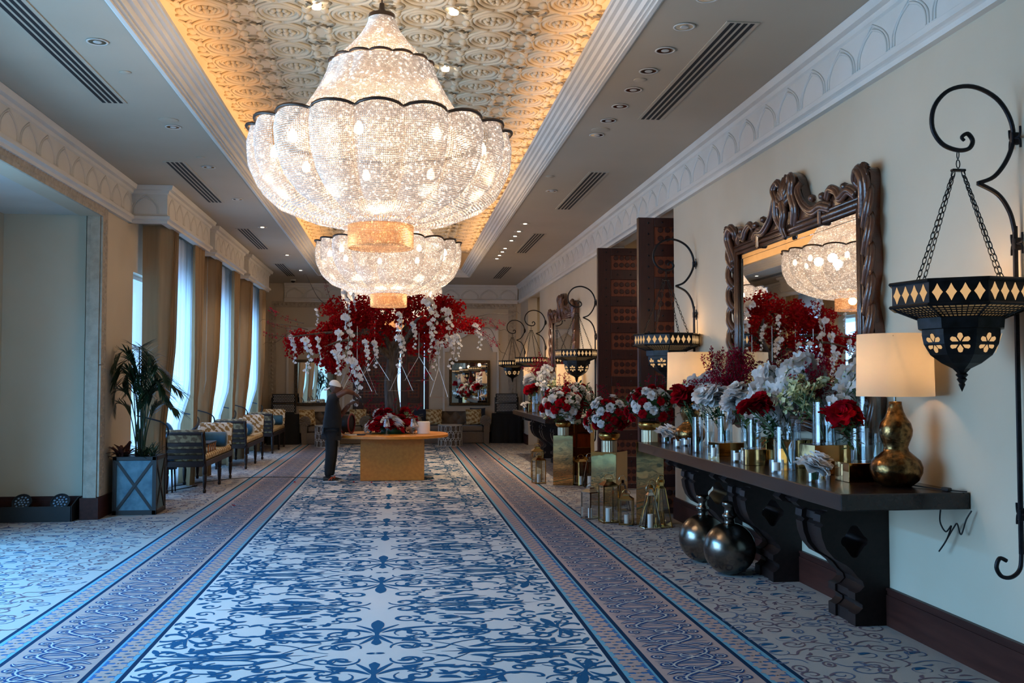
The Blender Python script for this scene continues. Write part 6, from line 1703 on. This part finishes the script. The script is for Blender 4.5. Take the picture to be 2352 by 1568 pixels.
bunch('big airy ball of crimson sprays in front of the mirror edge', (3.25, 8.95, CT + .02), (3.08, 8.95, 1.76), .2, 'crimson', 34, 1.0, 2)
vase(3.2, 9.95, CT, .05, .35, 'slim clear vase holding green-white blossom before the far lamp')
bunch('green-white blossom sprig against the far lamp shade', (3.2, 9.95, CT + .02), (3.05, 10.05, 1.66), .09, 'cream', 7, .9, 2)
block(2.92, 7.85, CT, .22, .2, .13, -.15, 'brass block under the short vase at the middle of the console')
vase(2.9, 7.85, CT + .1305, .055, .24, 'short clear vase on the middle brass block')
bunch('white roses drooping over the middle brass block', (2.9, 7.85, CT + .16), (2.95, 8.3, 1.6), .13, 'white', 12, 1.15)
block(3.22, 8.3, CT, .2, .2, .2, .1, 'tall brass cube near the mirror, behind the white roses')
block(3.2, 7.6, CT, .3, .2, .22, .25, 'tall brass block by the mirror behind the large leaning vase')
vase(2.97, 7.38, CT, .085, .33, 'large clear vase with thick leaning stems on the console')
bunch('red roses thrown far left from the large leaning vase', (3.0, 7.34, CT + .02), (2.80, 7.55, 1.54), .085, 'red', 9, 1.0, 9)
vase(3.22, 7.85, CT, .075, .42, 'tall clear vase behind, holding the largest white orchids')
bunch('largest dome of white orchids in the middle of the console', (3.22, 7.85, CT + .02), (3.03, 7.8, 1.63), .18, 'orchid', 20, 1.1, 1)
ped = block(3.12, 6.98, CT, .1, .1, .10, 0, 'small brass foot block carrying the broad slab')
block(3.12, 6.98, CT + .1005, .3, .22, .12, .12, 'broad brass slab raised on a foot, under the big vase')
vase(3.11, 6.98, CT + .2208, .085, .31, 'big clear vase on the raised broad brass slab')
bunch('cream-green orchids leaning left from the raised vase', (3.11, 6.98, CT + .24), (3.07, 7.25, 1.62), .12, 'cream', 14, 1.1, 2)
vase(3.33, 7.35, CT, .07, .5, 'tall clear vase close to the mirror with pale orchids')
bunch('pale orchids rising against the mirror glass', (3.33, 7.35, CT + .02), (3.17, 7.5, 1.74), .14, 'orchid', 12, 1.0, 1)
vase(3.36, 6.78, CT, .085, .62, 'tallest clear vase near the mirror frame, left of the near lamp')
bunch('white orchids in the tallest vase beside the near lamp', (3.36, 6.78, CT + .02), (3.31, 6.9, 1.72), .09, 'orchid', 5, 1.0, 0)
bunch('dark crimson spray beside the tallest vase', (3.3, 7.1, CT + .02), (3.16, 7.25, 1.64), .06, 'crimson', 9, .7, 0)
block(3.15, 6.5, CT, .26, .22, .13, .0, 'brass block beside the near lamp, under a rose vase')
vase(3.15, 6.5, CT + .1305, .06, .23, 'short clear vase on the brass block beside the near lamp')
bunch('red roses beside the near lamp', (3.15, 6.5, CT + .15), (3.07, 6.55, 1.50), .095, 'red', 10, 1.02, 8)
def gardenia(x, y, label):
    t = thing('gardenia_bowl', label, 'flowers', (x, y, CT), 0, 'low white blossoms in small glasses')
    obj('glass_cup', MB().lathe([(0, .001), (.05, .001), (.05, .08), (.047, .08), (.047, .012), (0, .012)], 22), M['glass'], t, smooth=40)
    obj('green_stems', MB().lathe([(0, .02), (.03, .02), (.035, .07), (0, .08)], 8), M['leaf'], t)
    for i in range(5): obj('blossom', rg.choice(ROSE_W), None, t, (.04 * cos(i * 1.26), .05 * sin(i * 1.26), .11 + .03 * (i == 0)), (.5 * sin(i * 1.26), .4 * cos(i), i), scale=1.25)
gardenia(2.80, 6.45, 'low white gardenia in a small glass at the near front edge of the console'); gardenia(2.93, 10.65, 'low white blossoms in a small glass at the far end of the console')
for k, (x, y, r_, h_, lb) in enumerate(((2.80, 7.12, .055, .10, 'fifth from the far lamp, before the leaning vase'), (2.97, 6.7, .05, .1, 'nearest the near lamp, behind the gardenia'), (2.84, 8.1, .05, .1, 'before the middle brass block'), (2.77, 8.5, .04, .12, 'tallest and slimmest, at the front edge'), (2.85, 9.9, .05, .085, 'beside the far gardenia, in front'), (3.0, 10.12, .05, .085, 'next to the far lamp base'))):
    votive(x, y, 'white candle in a clear glass cup, %s' % lb, r_, h_)

# farther console: smaller groups
block(2.95, 21.6, CT, .26, .2, .18, .1, 'brass block at the far end of the farther console'); block(3.0, 19.2, CT, .24, .2, .14, .1, 'brass block at the near part of the farther console')
vase(2.9, 21.0, CT, .06, .35, 'clear vase with red roses on the farther console'); bunch('red roses on the farther console, lower group', (2.9, 21.0, CT + .02), (2.85, 21.2, 1.55), .13, 'red', 9, 1.3)
vase(3.1, 21.9, CT, .06, .4, 'clear vase with white roses at the end of the farther console'); bunch('white roses on the farther console', (3.1, 21.9, CT + .02), (3.0, 22.0, 1.72), .16, 'white', 10, 1.4)
vase(3.2, 21.4, CT, .06, .45, 'tall clear vase with crimson spray on the farther console'); bunch('crimson sprays on the farther console', (3.2, 21.4, CT + .02), (2.98, 21.4, 1.95), .15, 'crimson', 20, 1.0)
vase(3.2, 20.3, CT, .07, .45, 'tall clear vase with white orchids on the farther console'); bunch('white orchids on the farther console', (3.2, 20.3, CT + .02), (3.1, 20.4, 1.8), .2, 'orchid', 10, 1.1)
gardenia(2.9, 22.5, 'low white blossoms at the far end of the farther console'); votive(2.9, 20.0, 'white candle in a glass cup on the farther console, before the orchids'); votive(2.85, 19.6, 'white candle in a glass cup on the farther console, nearer the lamp')
vase(3.2, 19.4, CT, .06, .35, 'clear vase with cream blossom on the farther console'); bunch('cream blossom on the farther console', (3.2, 19.4, CT + .02), (3.1, 19.5, 1.62), .14, 'cream', 8, 1.2)

# ================================================================ mirrored plinths with ribbed gold bowls of roses
def plinth(x, y, s, h, rz, label):
    o = obj('mirror_plinth', MB().box((0, 0, h / 2), (s, s, h), b=.003), M['brass'], None, (x, y, .001), (0, 0, rz)); tag(o, label, 'plinth', 'brass mirror plinths by the open doors')
def bowl_vase(x, y, z, s, label):
    t = thing('pedestal_bowl', label, 'bowl', (x, y, z), 0, 'gold bowls on ribbed pedestals')
    obj('ribbed_pedestal', MB().lathe([(.105, 0), (.105, .15)], 80, lobes=lambda a, z_: 1 + .035 * (1 if int(a / (2 * pi) * 40 + .01) % 2 else 0)), M['rib'], t, scale=s)
    obj('gold_bowl', MB().lathe([(.08, .15), (.12, .165), (.15, .20), (.155, .235), (.14, .26), (.13, .26), (.13, .2), (0, .19)], 32), M['goldbowl'], t, smooth=True, scale=s)
def rose_ball(x, y, z, r_, label, n=48, seed=0, up=True):
    g = random.Random(seed); t = thing('rose_bouquet', label, 'bouquet', (x, y, z), 0, 'domed bouquets of red and white roses')
    obj('foliage_core', MB().lathe([(0, -r_ * .5), (r_ * .5, -r_ * .4), (r_ * .72, 0), (r_ * .5, r_ * .5), (0, r_ * .62)], 14), M['leaf'], t, smooth=True)
    for i in range(n):
        a = i * 2.39996; q = 1 - 1.45 * (i + .5) / n; rr_ = math.sqrt(max(0, 1 - q * q)); f = r_ * g.uniform(.68, 1.15)
        p = (f * rr_ * cos(a), f * rr_ * sin(a), f * q * .95)
        d = Vector(p).normalized().to_track_quat('Z', 'Y').to_euler()
        obj('rose', g.choice(ROSE_R if g.random() < .5 else ROSE_W), None, t, p, d, scale=g.uniform(.8, 1.1) * r_ / .27 * .85)
    for i in range(30):
        a = g.uniform(0, 6.28); q = g.uniform(-.5, .8); rr_ = math.sqrt(1 - q * q)
        obj('foliage', g.choice(LEAFS), None, t, (r_ * .95 * rr_ * cos(a), r_ * .95 * rr_ * sin(a), r_ * .95 * q), (g.uniform(-.5, .5), g.uniform(-.5, .5), a), scale=.9 * r_ / .27)
    for i in range(4): obj('crimson_sprig', g.choice(SPR), None, t, (g.uniform(-.4, .4) * r_, g.uniform(-.4, .4) * r_, r_ * .3), (g.uniform(-.5, .5), g.uniform(-.6, .6), g.uniform(0, 6)), scale=r_ / .27 * .75)
plinth(2.78, 16.5, .335, .83, rad(-17), 'brass mirror plinth farther down the hall, reflecting the carpet in waves'); plinth(2.96, 13.75, .385, .75, rad(-37), 'lower brass mirror plinth set cornerwise before the open door'); plinth(3.08, 11.92, .33, 1.0, rad(-17), 'tallest brass mirror plinth just beyond the console end'); plinth(3.16, 16.95, .36, 1.0, rad(4), 'brass mirror plinth by the wall reflecting the dark door')
for (x, y, z, s, r_, n_, sd, w_) in ((2.76, 16.5, .831, .85, .34, 60, 1, 'the farther floor plinth'), (2.96, 13.75, .751, 1.0, .30, 52, 2, 'the cornerwise plinth'), (3.07, 11.92, 1.001, .92, .27, 48, 3, 'the tallest plinth beside the console'), (3.05, 16.95, 1.001, .9, .28, 54, 4, 'the plinth against the wall')):
    bowl_vase(x, y, z, s, 'gold bowl on a ribbed pedestal on %s' % w_); rose_ball(x, y, z + .26 * s + r_ * .62, r_, 'domed bouquet of red and white roses on %s' % w_, n_, sd)

# ================================================================ floor lanterns
def box_lantern(x, y, w, h, rz, m, label, candle=True):
    t = thing('floor_lantern', label, 'lantern', (x, y, .001), rz, 'steel and glass candle lanterns on the carpet'); b = .014
    fr = MB()
    for sx in (-1, 1):
        for sy in (-1, 1): fr.box((sx * (w / 2 - b / 2), sy * (w / 2 - b / 2), h / 2), (b, b, h))
    for z in (b / 2 + .006, h - b / 2):
        for s_ in (-1, 1): fr.box((0, s_ * (w / 2 - b / 2), z), (w, b, b)); fr.box((s_ * (w / 2 - b / 2), 0, z), (b, w, b))
    fr.box((0, 0, .006), (w, w, .012)); obj('frame', fr, M[m], t)
    tp = MB(); tp.lathe([(w * .70, h), (w * .3, h + w * .22), (w * .3, h + w * .34), (w * .24, h + w * .36), (0, h + w * .36)], 4, a0=pi / 4); obj('roof', tp, M[m], t)
    obj('handle', MB().tube([(w * .3 * cos(a), 0, h + w * .36 + w * .28 * sin(a)) for a in np.linspace(0, pi, 13)], .004, 6), M[m], t, smooth=True)
    for k in range(4): obj('glass_pane', MB().box((0, -w / 2 + b / 2, h / 2), (w - 2 * b, .003, h - 2 * b)), M['pane_glass'], t, rot=(0, 0, k * pi / 2))
    if candle: obj('candle', MB().lathe([(0, .013), (w * .17, .013), (w * .17, h * .38), (0, h * .375)], 16), M['wax'], t, smooth=40)
def taper_lantern(x, y, w, h, rz, m, label, candle=True):
    t = thing('floor_lantern', label, 'lantern', (x, y, .001), rz, 'steel and glass candle lanterns on the carpet'); k = .38
    fr = MB()
    for sx in (-1, 1):
        for sy in (-1, 1): fr.tube([(sx * w / 2, sy * w / 2, 0), (sx * w / 2 * k, sy * w / 2 * k, h)], .008, 4)
    for z, q in ((.01, 1), (h, k)):
        fr.tube([(sx * w / 2 * q, sy * w / 2 * q, z) for sx, sy in ((-1, -1), (1, -1), (1, 1), (-1, 1))], .008, 4, closed=True)
    obj('frame', fr, M[m], t)
    obj('roof', MB().lathe([(w * .3, h), (w * .16, h + .03), (w * .16, h + .07), (0, h + .075)], 4, a0=pi / 4), M[m], t)
    obj('handle', MB().tube([(.05 * cos(a), 0, h + .07 + .06 * sin(a)) for a in np.linspace(-.4, pi + .4, 15)], .004, 6), M[m], t, smooth=True)
    for q in range(4): obj('glass_pane', MB().add([(-w / 2, -w / 2, .012), (w / 2, -w / 2, .012), (w / 2 * k, -w / 2 * k, h), (-w / 2 * k, -w / 2 * k, h)], [(0, 1, 2, 3)]), M['pane_glass'], t, rot=(0, 0, q * pi / 2))
    obj('floor_plate', MB().box((0, 0, .008), (w, w, .01)), M[m], t)
    if candle: obj('candle', MB().lathe([(0, .014), (w * .16, .014), (w * .16, h * .42), (0, h * .415)], 16), M['wax'], t, smooth=40)
box_lantern(2.42, 12.4, .17, .34, rad(32), 'chrome', 'short square steel lantern standing leftmost before the cornerwise plinth')
box_lantern(2.58, 12.05, .2, .46, rad(8), 'chromegold', 'tallest square gold-steel lantern with candle before the cornerwise plinth')
box_lantern(2.76, 11.85, .17, .31, rad(-20), 'chromegold', 'short square gold-steel lantern with candle, front of the group')
taper_lantern(2.97, 11.52, .2, .39, rad(5), 'chrome', 'tapered steel lantern with candle nearest the console'); taper_lantern(3.12, 11.6, .2, .46, rad(12), 'chromegold', 'tapered gold lantern without candle, behind the steel one', False)
taper_lantern(3.0, 13.1, .17, .34, 0, 'chrome', 'small tapered lantern half hidden between the doors', False)
box_lantern(2.38, 16.75, .19, .40, rad(15), 'chromegold', 'square gold lantern left of the farther floor plinth'); box_lantern(2.45, 17.45, .2, .5, 0, 'chromegold', 'square gold lantern behind, left of the farther floor plinth', False)
box_lantern(3.02, 16.3, .18, .4, rad(20), 'chromegold', 'square gold lantern right of the farther floor plinth'); taper_lantern(3.12, 16.05, .2, .42, 0, 'chrome', 'dark tapered lantern right of the farther floor plinth')
box_lantern(3.32, 16.4, .16, .36, 0, 'chromegold', 'slender gold lantern beside the wall baseboard, beyond the plinths', False)
